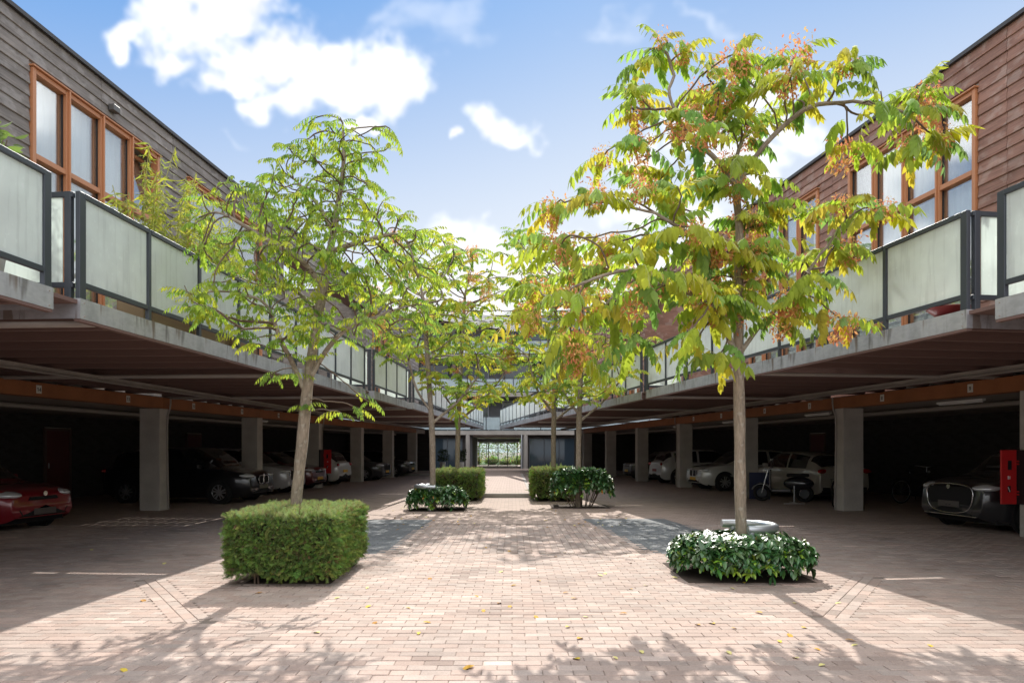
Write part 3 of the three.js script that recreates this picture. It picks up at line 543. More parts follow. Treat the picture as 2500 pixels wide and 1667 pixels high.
// one compound leaf: a drooping stalk along +x with paired leaflets
function frondGeo(seed, L, pairs, leaf, droop, wide = 0.225, tone = [1, 1, 1]) {
  const rand = rng(seed), P = [], C = [];
  const tri = (a, b, c, k) => { for (const p of [a, b, c]) { P.push(p.x, p.y, p.z); C.push(tone[0] * k, tone[1] * k, tone[2] * k); } };
  const axis = t => V(L * (t - 0.12 * t * t), L * (0.16 * t - droop * t * t), L * 0.05 * Math.sin(t * 3 + seed));
  const stalk = (t0, t1, w) => { const a = axis(t0), b = axis(t1), s = V(0, 0, w); tri(a.clone().sub(s), b.clone().sub(s), b.clone().add(s), 0.8); tri(a.clone().sub(s), b.clone().add(s), a.clone().add(s), 0.8); const u = V(0, w, 0); tri(a.clone().sub(u), b.clone().sub(u), b.clone().add(u), 0.8); };
  for (let i = 0; i < 6; i++) stalk(i / 6, (i + 1) / 6, 0.0035);
  const one = (o, dir, up, len) => {
    const side = V(0, 0, 0).crossVectors(dir, up).normalize(), n = V(0, 0, 0).crossVectors(side, dir).normalize(), k = 0.88 + 0.24 * rand(), w = len * (wide + 0.04 * rand());
    const curl = 0.05 + 0.28 * rand(), sag = q => n.clone().multiplyScalar(-len * curl * q * q), pt = (q, s) => o.clone().addScaledVector(dir, len * q).addScaledVector(side, s * w).add(sag(q)).addScaledVector(n, -Math.abs(s) * w * 0.25);
    const m0 = pt(0, 0), m1 = pt(0.35, 0), m2 = pt(0.72, 0), m3 = pt(1, 0);
    for (const s of [1, -1]) { const a = pt(0.22, s * 0.95), b = pt(0.58, s * 0.8); tri(m0, a, m1, k); tri(m1, a, b, k); tri(m1, b, m2, k); tri(m2, b, m3, k); }
  };
  for (let i = 0; i < pairs; i++) {
    const t = 0.18 + 0.80 * i / (pairs - 1), o = axis(t), f = axis(Math.min(1, t + 0.03)).sub(axis(t - 0.03)).normalize(), len = leaf * (0.75 + 0.4 * Math.sin(Math.PI * (0.15 + 0.75 * t))) * (0.9 + 0.2 * rand());
    for (const s of [1, -1]) { const dir = V(f.x * (0.15 + 0.6 * rand()), f.y * 0.42 - 0.50 - 0.75 * rand(), s * (0.75 - 0.4 * rand())).normalize(); one(o, dir, V(0.25, 1, 0).normalize(), len); }
  }
  const e = axis(1), f = axis(1).sub(axis(0.95)).normalize(); one(e, f.add(V(0, -0.3, 0)).normalize(), V(0.2, 1, 0), leaf);
  return geom(P, C);
}
function seedGeo(seed) {                                         // hanging cluster of winged seeds
  const rand = rng(seed), P = [], C = [];
  for (let i = 0; i < 190; i++) {
    const r = Math.pow(rand(), 0.5), a = rand() * 6.283, t = rand(), o = V(Math.cos(a) * r * 0.15 * (1.05 - 0.45 * t), -t * 0.27, Math.sin(a) * r * 0.15 * (1.05 - 0.5 * t)), d = V(rand() - 0.5, -0.8 * rand() - 0.1, rand() - 0.5).normalize().multiplyScalar(0.034 + 0.018 * rand()), s = V(rand() - 0.5, rand() - 0.5, rand() - 0.5).cross(d).normalize().multiplyScalar(0.009);
    const c = rand() < 0.35 ? [0.76, 0.50, 0.16] : rand() < 0.5 ? [0.76, 0.38, 0.16] : [0.70, 0.26, 0.14];
    const m = o.clone().addScaledVector(d, 0.5), e = o.clone().add(d);
    for (const p of [o, m.clone().add(s), m.clone().sub(s), m.clone().add(s), e, m.clone().sub(s)]) { P.push(p.x, p.y, p.z); C.push(...c); }
  }
  return geom(P, C);
}
const seeds = [1, 2, 3].map(s => seedGeo(s * 7));
function growTree({ name, label, base, stem, blobs, nAttr, seed, kill = 0.30, step = 0.11, reach = 1.5, r0, tip, fronds, perTip, along, pal, seedCount = 0, singles = 0, limbs = [] }) {
  const rand = rng(seed), o = thing(name, label, 'tree', base);
  const nodes = [], add = (p, parent) => { nodes.push({ p, parent, kids: 0, r: 0, order: 0 }); if (parent >= 0) nodes[parent].kids++; return nodes.length - 1; };
  // trunk and the limbs seen in the photograph
  const chain = (pts, from) => { const c = new THREE.CatmullRomCurve3(pts), n = Math.max(2, Math.round(c.getLength() / step)); let k = from; for (let i = from < 0 ? 0 : 1; i <= n; i++) k = add(c.getPoint(i / n), k); return k; };
  chain(stem, -1);
  const near = q => { let b = 0, m = 1e9; nodes.forEach((n, i) => { const d = n.p.distanceToSquared(q); if (d < m) { m = d; b = i; } }); return b; };
  const trunkCount = nodes.length;
  for (const l of limbs) { const s = near(l[0]); chain([nodes[s].p.clone(), ...l.slice(1)], s); }
  // points in the crown
  const A = [];
  const vol = blobs.map(b => b[3] * b[4] * b[5]), tot = vol.reduce((a, b) => a + b);
  blobs.forEach((b, bi) => { const n = Math.round(nAttr * vol[bi] / tot); for (let i = 0; i < n; i++) { let q; do q = V(rand() * 2 - 1, rand() * 2 - 1, rand() * 2 - 1); while (q.lengthSq() > 1 || q.lengthSq() < 0.10 * rand()); A.push({ p: V(b[0] + q.x * b[3], b[1] + q.y * b[4], b[2] + q.z * b[5]), n: -1, d: 1e9 }); } });
  const low = Math.floor(trunkCount * 0.30);
  let from = low;
  for (let it = 0; it < 160 && A.length; it++) {
    for (const a of A) for (let i = from; i < nodes.length; i++) { const d = a.p.distanceToSquared(nodes[i].p); if (d < a.d) { a.d = d; a.n = i; } }
    from = nodes.length;
    const pull = new Map();
    for (const a of A) if (a.n >= 0 && a.d < reach * reach * (it < 8 ? 4 : 1)) { const v = a.p.clone().sub(nodes[a.n].p).normalize(); pull.has(a.n) ? pull.get(a.n).add(v) : pull.set(a.n, v); }
    if (!pull.size) break;
    for (const [i, v] of pull) { if (nodes[i].kids > 3) continue; v.normalize().add(V(rand() - 0.5, rand() - 0.5 + 0.10, rand() - 0.5).multiplyScalar(0.55)); if (nodes[i].parent >= 0) v.addScaledVector(nodes[i].p.clone().sub(nodes[nodes[i].parent].p).normalize(), 0.6); add(nodes[i].p.clone().addScaledVector(v.normalize(), step), i); }
    for (let i = A.length - 1; i >= 0; i--) { const a = A[i]; let dead = false; for (let k = from; k < nodes.length && !dead; k++) dead = a.p.distanceToSquared(nodes[k].p) < kill * kill; if (dead) A.splice(i, 1); }
  }
  // thickness: pipe model, scaled so that the trunk gets its measured radius
  for (let i = nodes.length - 1; i >= 0; i--) { const n = nodes[i]; if (!n.acc) n.acc = 1; n.w = Math.pow(n.acc, 1 / 2.35); if (n.parent >= 0) nodes[n.parent].acc = (nodes[n.parent].acc ?? 0) + n.acc; }
  for (let i = nodes.length - 1; i >= 0; i--) { const n = nodes[i]; n.up ??= 0; if (n.parent >= 0) { const p = nodes[n.parent]; p.up = Math.max(p.up ?? 0, n.up + 1); } }
  const w0 = nodes[0].w, wob = i => 1 + 0.10 * (vnoise(i * 0.35, seed) - 0.5);
  nodes.forEach((n, i) => { n.r = Math.max(tip, r0 * Math.pow(n.w / w0, 0.92)) * wob(i); n.trunk = i < trunkCount; });
  for (let i = 0; i < trunkCount; i++) nodes[i].r = Math.max(nodes[i].r, r0 * lerp(1, 0.16, Math.pow(i / trunkCount, 0.8)));
  for (let i = 0; i < Math.min(4, trunkCount); i++) nodes[i].r *= 1 + 0.20 * (4 - i) / 4;
  // tubes
  const kids = nodes.map(() => []); nodes.forEach((n, i) => { if (n.parent >= 0) kids[n.parent].push(i); });
  const wood = { P: [], U: [], I: [] }, thin = { P: [], U: [], I: [] };
  function tubeChain(ids) {
    const r = nodes[ids[Math.min(1, ids.length - 1)]].r, B = r > 0.018 ? wood : thin, K = r > 0.05 ? 12 : r > 0.018 ? 8 : 5;
    let x = V(1, 0.01, 0.02), len = 0, last = B.P.length / 3;
    ids.forEach((id, k) => {
      const p = nodes[id].p, a = nodes[ids[Math.max(0, k - 1)]].p, b = nodes[ids[Math.min(ids.length - 1, k + 1)]].p, t = b.clone().sub(a).normalize();
      x.addScaledVector(t, -x.dot(t)).normalize(); const y = V(0, 0, 0).crossVectors(t, x);
      if (k) len += p.distanceTo(nodes[ids[k - 1]].p);
      const rr = k === 0 && ids.length > 1 && nodes[id].r > nodes[ids[1]].r * 1.5 ? nodes[ids[1]].r * 1.25 : k === ids.length - 1 ? nodes[id].r * 0.7 : nodes[id].r;
      for (let s = 0; s <= K; s++) { const f = s / K * 6.2832, lump = r > 0.05 ? 1 + 0.09 * (vnoise(Math.cos(f) * 2 + 5, len * 5, Math.sin(f) * 2 + seed) - 0.5) : 1; const q = p.clone().addScaledVector(x, Math.cos(f) * rr * lump).addScaledVector(y, Math.sin(f) * rr * lump); B.P.push(q.x, q.y, q.z); B.U.push(s / K * Math.max(0.1, Math.round(6.28 * r / 0.1) * 0.1), len); }
      if (k) for (let s = 0; s < K; s++) { const i0 = last + (k - 1) * (K + 1) + s, i1 = i0 + K + 1; B.I.push(i0, i0 + 1, i1, i1, i0 + 1, i1 + 1); }
    });
  }
  const todo = [[0]];
  while (todo.length) {
    const ids = todo.pop(); let c = ids.at(-1);
    while (kids[c].length) { const k = kids[c].slice().sort((a, b) => (nodes[b].trunk - nodes[a].trunk) || nodes[b].r - nodes[a].r); for (const q of k.slice(1)) todo.push([c, q]); c = k[0]; ids.push(c); }
    tubeChain(ids);
  }
  const mk = B => { const g = new THREE.BufferGeometry(); g.setAttribute('position', new THREE.BufferAttribute(new Float32Array(B.P), 3)); g.setAttribute('uv', new THREE.BufferAttribute(new Float32Array(B.U), 2)); g.setIndex(B.I); g.computeVertexNormals(); return g; };
  const trunk = part('trunk', mk(wood), M.bark, o); if (thin.P.length) part('twigs', mk(thin), M.twig, trunk).userData.kind = 'stuff';
  // leaves at the tips and along the young wood
  const spots = [];
  const put = (i, n, spread, tipQ) => { const p = nodes[i].p, par = nodes[Math.max(0, nodes[i].parent)].p, t = p.clone().sub(par).normalize(), a0 = rand() * 6.283; for (let k = 0; k < n; k++) { const az = a0 + k * 2.399 + (rand() - 0.5) * 0.5, dir = V(Math.cos(az), 0, Math.sin(az)).multiplyScalar(spread).addScaledVector(t, 0.45 + 0.5 * rand()); dir.y = dir.y * 0.55 + (rand() - 0.5) * 0.30; spots.push([p.clone().lerp(par, rand()), dir.normalize(), tipQ]); } };
  nodes.forEach((n, i) => { if (n.trunk && i < trunkCount * 0.97) return; if (!kids[i].length) put(i, perTip + (rand() < 0.5 ? 1 : 0), 1, 1); else if (n.up <= 3 && rand() < along) put(i, 1, 1, 0); });
  const meshes = fronds.map((g, k) => spots.filter((_, i) => i % fronds.length === k)), m4 = new THREE.Matrix4(), col = new THREE.Color();
  let left = singles;
  fronds.forEach((g, k) => {
    const list = meshes[k].map(([p, dir, tq]) => {
      const x = dir, z = V(0, 0, 0).crossVectors(x, V(0, 1, 0)).normalize(), y = V(0, 0, 0).crossVectors(z, x).normalize(), roll = (rand() - 0.5) * 0.5, s = (0.72 + 0.5 * rand());
      const y2 = y.clone().applyAxisAngle(x, roll), z2 = z.clone().applyAxisAngle(x, roll);
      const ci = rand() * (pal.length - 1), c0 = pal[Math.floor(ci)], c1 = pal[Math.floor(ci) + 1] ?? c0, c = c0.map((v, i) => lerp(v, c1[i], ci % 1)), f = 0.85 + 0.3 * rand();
      return [new THREE.Matrix4().makeBasis(x.clone().multiplyScalar(s), y2.multiplyScalar(s), z2.multiplyScalar(s)).setPosition(p), c.map(v => v * f), p];
    });
    const share = Math.min(list.length, Math.round(singles / fronds.length));
    list.sort((a, b) => b[2].z - a[2].z);                         // nearest the court's open end first
    const inst = new THREE.InstancedMesh(g, M.leaf, Math.max(1, list.length - share)); inst.name = 'crown'; inst.castShadow = inst.receiveShadow = true; inst.userData.kind = 'stuff';
    list.forEach(([m, c], i) => {
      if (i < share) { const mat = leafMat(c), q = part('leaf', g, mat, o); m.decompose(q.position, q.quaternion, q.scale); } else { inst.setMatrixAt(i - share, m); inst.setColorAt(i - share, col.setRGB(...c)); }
    });
    if (list.length > share) o.add(inst);
  });
  const tips = nodes.filter((n, i) => !kids[i].length && !n.trunk).sort(() => rand() - 0.5);
  for (let i = 0; i < seedCount && i < tips.length; i++) { const q = part('seed_cluster', seeds[i % 3], M.seed, o), s = 0.85 + 0.75 * rand(); q.position.copy(tips[i].p).add(V(0, 0.10, 0)); q.rotation.set((rand() - 0.5) * 0.9, rand() * 6, (rand() - 0.5) * 0.9); q.scale.set(s, s, s); q.userData.kind = 'stuff'; }
  return { o, nodes: nodes.length, fronds: spots.length };
}
const leafMats = new Map();
function leafMat(c) { const k = c.map(v => Math.round(v * 20)).join(); if (!leafMats.has(k)) { const m = M.leaf.clone(); m.color.setRGB(...k.split(',').map(v => (+v + 0.001) / 20)); leafMats.set(k, m); } return leafMats.get(k); }
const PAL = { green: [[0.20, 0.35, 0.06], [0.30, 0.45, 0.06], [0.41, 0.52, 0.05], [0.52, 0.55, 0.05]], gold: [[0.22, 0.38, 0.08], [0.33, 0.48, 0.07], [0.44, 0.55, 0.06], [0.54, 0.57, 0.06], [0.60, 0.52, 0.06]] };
const bigF = [1, 2, 3, 4, 5, 6, 7, 8].map(s => frondGeo(s, 0.36 + 0.03 * ((s * 5) % 8), 5 + s % 3, 0.125 + 0.004 * s, 0.24 + 0.05 * ((s * 3) % 8))), smallF = [5, 6, 7, 8].map(s => frondGeo(s, 0.25, 6, 0.066, 0.40, 0.165)), midF = [9, 10, 11].map(s => frondGeo(s, 0.42, 6, 0.105, 0.40));
// photo pixel -> local position in a tree standing at (x, d)
const loc = (b, d) => (tx, ty, dz = 0) => { const p = at(tx, ty, d - dz); return V(p.x - b.x, p.y - b.y, p.z - b.z); };
const log = [];
{ // the large tree with orange seeds
  const d = 8.66, b = V(2.93, 0, -d), q = loc(b, d);
  log.push(growTree({
    name: 'tree_of_heaven', label: 'large yellow-green tree with orange seed clusters, in the shrub with white-lit glossy leaves', base: b, seed: 41, r0: 0.070, tip: 0.0045,
    stem: [V(0, 0, 0), q(1808, 1200), q(1806, 1000), q(1803, 880), q(1804, 700), q(1806, 560), q(1795, 450)],
    limbs: [[q(1804, 880), q(1770, 800, 0.15), q(1730, 740, 0.3), q(1650, 700, 0.6), q(1560, 660, 0.9)], [q(1806, 875), q(1860, 790, -0.1), q(1930, 720, 0.1), q(1990, 640, 0.3)], [q(1795, 450), q(1740, 380, 0.2), q(1680, 330, 0.3), q(1640, 250, 0.4)], [q(1795, 460), q(1840, 390, 0), q(1900, 320, 0.1), q(1980, 260, 0.2), q(2060, 250, 0.4)], [q(1804, 640), q(1700, 580, 0.5), q(1600, 520, 0.8)], [q(1804, 700), q(1760, 640, -0.5), q(1700, 600, -0.9)], [q(1790, 450), q(1800, 380, -0.3), q(1830, 300, -0.6)]],
    blobs: [[...q(1640, 200).toArray(), 1.0, 0.62, 0.9], [...q(1900, 200, 0.1).toArray(), 1.3, 0.55, 1.0], [...q(2190, 320, 0.3).toArray(), 0.95, 0.6, 0.8], [...q(1600, 420, 0.2).toArray(), 1.3, 0.62, 1.0], [...q(1450, 560, 0.4).toArray(), 0.85, 0.85, 0.8], [...q(1560, 690, 0.5).toArray(), 1.35, 0.85, 1.1], [...q(1400, 830, 0.8).toArray(), 0.75, 0.5, 0.6], [...q(1770, 680, 0.5).toArray(), 0.8, 0.6, 0.8], [...q(2030, 560, 0.2).toArray(), 0.75, 0.75, 0.8], [...q(1980, 740, 0.4).toArray(), 0.75, 0.42, 0.7], [...q(1620, 870, 0.7).toArray(), 0.8, 0.28, 0.6]],
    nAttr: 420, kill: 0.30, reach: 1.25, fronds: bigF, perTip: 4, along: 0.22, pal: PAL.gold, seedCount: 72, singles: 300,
  }));
}
{ // the green tree in the clipped hedge
  const d = 8.8, b = V(-2.80, 0, -d), q = loc(b, d);
  log.push(growTree({
    name: 'tree_of_heaven', label: 'green small-leaved leaning tree growing out of the large clipped hedge', base: b, seed: 17, r0: 0.072, tip: 0.0038,
    stem: [V(-0.02, 0, 0), q(721, 1243), q(735, 1100), q(750, 946), q(781, 744), q(815, 560), q(838, 400), q(836, 300)],
    limbs: [[q(748, 960), q(715, 890, 0.1), q(685, 830, 0.3), q(660, 760, 0.4)], [q(752, 930), q(800, 850, 0.1), q(850, 800, 0.2), q(930, 770, 0.3)], [q(790, 700), q(740, 640, 0.3), q(660, 590, 0.6), q(560, 530, 0.8)], [q(800, 620), q(880, 590, 0.2), q(960, 570, 0.4)], [q(812, 560), q(760, 480, -0.3), q(700, 420, -0.4)], [q(775, 760), q(700, 700, -0.5), q(600, 690, -0.8)]],
    blobs: [[...q(800, 400).toArray(), 0.75, 0.62, 0.75], [...q(850, 330).toArray(), 0.6, 0.28, 0.5], [...q(930, 330, 0.2).toArray(), 0.32, 0.25, 0.3], [...q(760, 500).toArray(), 0.95, 0.5, 0.9], [...q(620, 540, 0.4).toArray(), 0.85, 0.45, 0.8], [...q(700, 640, 0.3).toArray(), 1.2, 0.55, 1.0], [...q(900, 600, 0.2).toArray(), 0.8, 0.7, 0.8], [...q(560, 740, 0.6).toArray(), 0.75, 0.3, 0.6], [...q(700, 800, 0.4).toArray(), 0.8, 0.4, 0.7], [...q(920, 780, 0.4).toArray(), 0.7, 0.42, 0.6], [...q(690, 930, 0.3).toArray(), 0.28, 0.14, 0.3], [...q(870, 1000, 0.4).toArray(), 0.40, 0.16, 0.3], [...q(1000, 700, 0).toArray(), 0.4, 0.5, 0.5]],
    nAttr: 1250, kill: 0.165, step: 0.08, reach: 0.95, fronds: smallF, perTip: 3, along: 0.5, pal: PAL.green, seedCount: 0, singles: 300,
  }));
}
for (const [tx, d, label, seed, lean, blobs, sc, pal] of [
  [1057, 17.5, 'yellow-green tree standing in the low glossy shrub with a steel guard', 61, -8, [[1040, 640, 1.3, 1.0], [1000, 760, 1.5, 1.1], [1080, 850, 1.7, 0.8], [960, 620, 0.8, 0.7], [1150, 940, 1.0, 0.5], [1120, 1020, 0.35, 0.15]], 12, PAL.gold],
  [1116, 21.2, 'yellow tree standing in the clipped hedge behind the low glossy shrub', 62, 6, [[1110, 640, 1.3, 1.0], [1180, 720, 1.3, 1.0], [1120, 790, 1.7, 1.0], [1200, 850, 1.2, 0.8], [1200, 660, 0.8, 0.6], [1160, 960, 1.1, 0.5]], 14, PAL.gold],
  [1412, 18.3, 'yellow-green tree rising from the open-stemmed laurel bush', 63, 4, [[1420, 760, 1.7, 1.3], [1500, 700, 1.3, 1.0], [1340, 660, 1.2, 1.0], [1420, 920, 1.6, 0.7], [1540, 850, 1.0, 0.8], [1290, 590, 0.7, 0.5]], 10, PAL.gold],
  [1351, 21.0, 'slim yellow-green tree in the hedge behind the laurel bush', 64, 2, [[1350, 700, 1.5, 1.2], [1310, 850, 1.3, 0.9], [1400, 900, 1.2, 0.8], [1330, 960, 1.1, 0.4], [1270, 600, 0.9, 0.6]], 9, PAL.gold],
]) {
  const b = V((tx - CX) / F * d, 0, -d), q = loc(b, d), rand = rng(seed + 5);
  log.push(growTree({
    name: 'tree_of_heaven', label, base: b, seed, r0: 0.075, tip: 0.0055,
    stem: [V(0, 0, 0), q(tx + lean * 0.3, 1060), q(tx + lean, 960), q(tx + lean * 2, 840), q(tx + lean * 3.2, 720)],
    limbs: [[q(tx + lean, 1010), q(tx - 40, 950, 0.2), q(tx - 60, 880, 0.3)], [q(tx + lean, 1030), q(tx + 60, 980, -0.2), q(tx + 110, 920, -0.3)]],
    blobs: blobs.map(([x, y, w, h]) => [...q(x, y, (rand() - 0.5) * 1.2).toArray(), w, h, w * 0.9]),
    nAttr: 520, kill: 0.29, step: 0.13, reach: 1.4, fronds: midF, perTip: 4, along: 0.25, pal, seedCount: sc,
  }));
}
console.log('trees', JSON.stringify(log.map(l => [l.nodes, l.fronds])));
// ---------------------------------------------------------------- hedges, shrubs, bamboo, tree guards
function sprigGeo(seed, n, L, nl) {                              // short twig with needles
  const rand = rng(seed), P = [], C = [];
  const tri = (a, b, c, k) => { for (const p of [a, b, c]) { P.push(p.x, p.y, p.z); C.push(k, k, k); } };
  tri(V(0, 0.001, 0), V(L, 0.002, 0), V(0, -0.002, 0), 0.6);
  for (let i = 0; i < n; i++) { const t = 0.1 + 0.9 * i / n, s = i % 2 ? 1 : -1, o = V(L * t, 0, 0), d = V(0.55, 0.22 * (rand() - 0.3), s * 0.8).normalize().multiplyScalar(nl * (0.8 + 0.4 * rand())), w = V(0.0028, 0.001, 0), k = 0.8 + 0.4 * rand(); tri(o.clone().sub(w), o.clone().add(d), o.clone().add(w), k); tri(o.clone().sub(w).add(V(0, 0.0006, 0)), o.clone().addScaledVector(d, 0.6).add(V(-0.003, 0.001, 0)), o.clone().add(d), k); }
  return geom(P, C);
}
const sprigs = [1, 2, 3].map(s => sprigGeo(s, 15, 0.075, 0.021));
function scatter(parent, name, geos, mat, list) {                // list: [position, direction, scale, colour]
  geos.forEach((g, k) => {
    const l = list.filter((_, i) => i % geos.length === k); if (!l.length) return;
    const inst = new THREE.InstancedMesh(g, mat, l.length), c = new THREE.Color(); inst.name = name; inst.castShadow = inst.receiveShadow = true; inst.userData.kind = 'stuff';
    l.forEach(([p, dir, s, col, roll = 0], i) => { const x = dir.clone().normalize(), up = Math.abs(x.y) > 0.93 ? V(1, 0, 0) : V(0, 1, 0), z = V(0, 0, 0).crossVectors(x, up).normalize().applyAxisAngle(x, roll), y = V(0, 0, 0).crossVectors(z, x); inst.setMatrixAt(i, new THREE.Matrix4().makeBasis(x.multiplyScalar(s), y.multiplyScalar(s), z.multiplyScalar(s)).setPosition(p)); inst.setColorAt(i, c.setRGB(...col)); });
    parent.add(inst);
  });
}
function hedge(label, x1, x2, d1, d2, h, n, seed, scale = 1) {
  const rand = rng(seed), cx = (x1 + x2) / 2, cd = (d1 + d2) / 2, w = x2 - x1, D = d2 - d1, o = thing('clipped_hedge', label, 'hedge', V(cx, 0, -cd)), list = [];
  const face = [[w * h, 0, 0, 1], [w * h * 0.5, 0, 0, -1], [D * h, 1, 0, 0], [D * h, -1, 0, 0], [w * D, 0, 1, 0]], tot = face.reduce((a, f) => a + f[0], 0);
  for (const [A, nx, ny, nz] of face) for (let i = 0, m = Math.round(n * A / tot * (ny ? 1.15 : 1)); i < m; i++) {
    let u = rand() - 0.5, v = rand(), p;
    const low = 0.07 + 0.10 * fbm(u * 5 + nx * 9 + 3, nz * 7 + 2, seed, 3);
    if (ny) p = V(u * w, h, (rand() - 0.5) * D); else { const y = lerp(low, h, v); p = nz ? V(u * w, y, nz * D / 2) : V(nx * w / 2, y, u * D); }
    const und = 0.035 * (fbm(p.x * 3 + 5, p.y * 3 + p.z * 3, seed, 3) - 0.5) - 0.045 * rand();
    p.addScaledVector(V(nx, ny, nz), und);
    if (!ny && p.y < 0.25) p.addScaledVector(V(nx, 0, nz), (0.25 - p.y) * (rand() - 0.72) * 0.6);
    const dir = V(nx, ny, nz).multiplyScalar(0.55).add(V(rand() - 0.5, (rand() - 0.5) * 1.0 + (ny ? 0 : -0.12), rand() - 0.5).multiplyScalar(1.2)), t = rand();
    const wild = rand() < 0.006 ? 1.7 : 1;
    const c = t < 0.06 ? [0.17, 0.11, 0.05] : ny ? [0.34, 0.40, 0.15] : t > 0.80 ? [0.26, 0.34, 0.08] : t > 0.4 ? [0.17, 0.27, 0.05] : [0.11, 0.19, 0.04];  // top sprigs painted paler, for sunlight on them as well as new growth
    list.push([p, dir, scale * (0.75 + 0.6 * rand()) * wild, c.map(v => v * (0.8 + 0.4 * rand())), rand() * 6]);
  }
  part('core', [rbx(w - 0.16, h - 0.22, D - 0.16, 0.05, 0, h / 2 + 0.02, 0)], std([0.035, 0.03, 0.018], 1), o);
  part('stems', Array.from({ length: 14 }, () => { const x = (rand() - 0.5) * (w - 0.3), z = (rand() - 0.5) * (D - 0.3); return tube([V(x, -0.01, z), V(x + (rand() - 0.5) * 0.15, 0.3, z + (rand() - 0.5) * 0.15)], 0.012, 5); }), M.twig, o);
  part('long_shoots', Array.from({ length: 26 }, () => { const x = (rand() - 0.5) * w, z = (rand() - 0.5) * D; return tube([V(x, h - 0.05, z), V(x + (rand() - 0.5) * 0.10, h + 0.03, z), V(x + (rand() - 0.5) * 0.2, h + 0.06 + 0.05 * rand(), z)], 0.0035, 4, 3); }), std([0.24, 0.28, 0.09], 0.8), o);
  scatter(o, 'foliage', sprigs, M.leafMatte ??= phys([1, 1, 1], 1, { transmission: 0.22, thickness: 0, ior: 1.35, vertexColors: true }), list);
  return o;
}
const soilBed = (x1, x2, d1, d2) => struct('planting_bed', join([rbx(x2 - x1, 0.10, d2 - d1, 0.01, (x1 + x2) / 2, -0.042, -(d1 + d2) / 2)]), M.soil);
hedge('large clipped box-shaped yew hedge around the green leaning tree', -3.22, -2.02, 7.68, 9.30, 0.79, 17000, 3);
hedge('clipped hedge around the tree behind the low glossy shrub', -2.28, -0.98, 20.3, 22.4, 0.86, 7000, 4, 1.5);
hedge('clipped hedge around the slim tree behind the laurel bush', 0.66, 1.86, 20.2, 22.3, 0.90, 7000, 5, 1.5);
[[-3.1, -2.1, 7.85, 9.25], [2.05, 3.55, 7.9, 9.3], [-2.6, -1.2, 17.0, 18.3], [1.05, 2.6, 17.9, 19.0], [-2.2, -1.05, 20.4, 22.3], [0.75, 1.8, 20.3, 22.2]].forEach(a => soilBed(...a));

function laurelLeaf(seed, L, W) {
  const P = [], C = [], rand = rng(seed), n = 5;
  const pt = (t, s) => V(L * t, -L * 0.22 * t * t - Math.abs(s) * W * -0.18 * Math.sin(Math.PI * t), s * W * Math.pow(Math.sin(Math.PI * Math.min(1, 0.04 + t * 0.96)), 0.8));
  for (let i = 0; i < n; i++) for (const s of [1, -1]) { const a = i / n, b = (i + 1) / n, q = [pt(a, 0), pt(a, s), pt(b, s), pt(b, 0)]; for (const k of s > 0 ? [0, 1, 2, 0, 2, 3] : [0, 2, 1, 0, 3, 2]) { P.push(q[k].x, q[k].y, q[k].z); C.push(1, 1, 1); } }
  return mergeVertices(geom(P, C), 1e-5);
}
const laurels = [1, 2, 3].map(s => { const g = laurelLeaf(s, 0.088 + 0.012 * s, 0.019 + 0.002 * s); g.computeVertexNormals(); return g; });
const glossMats = new Map();
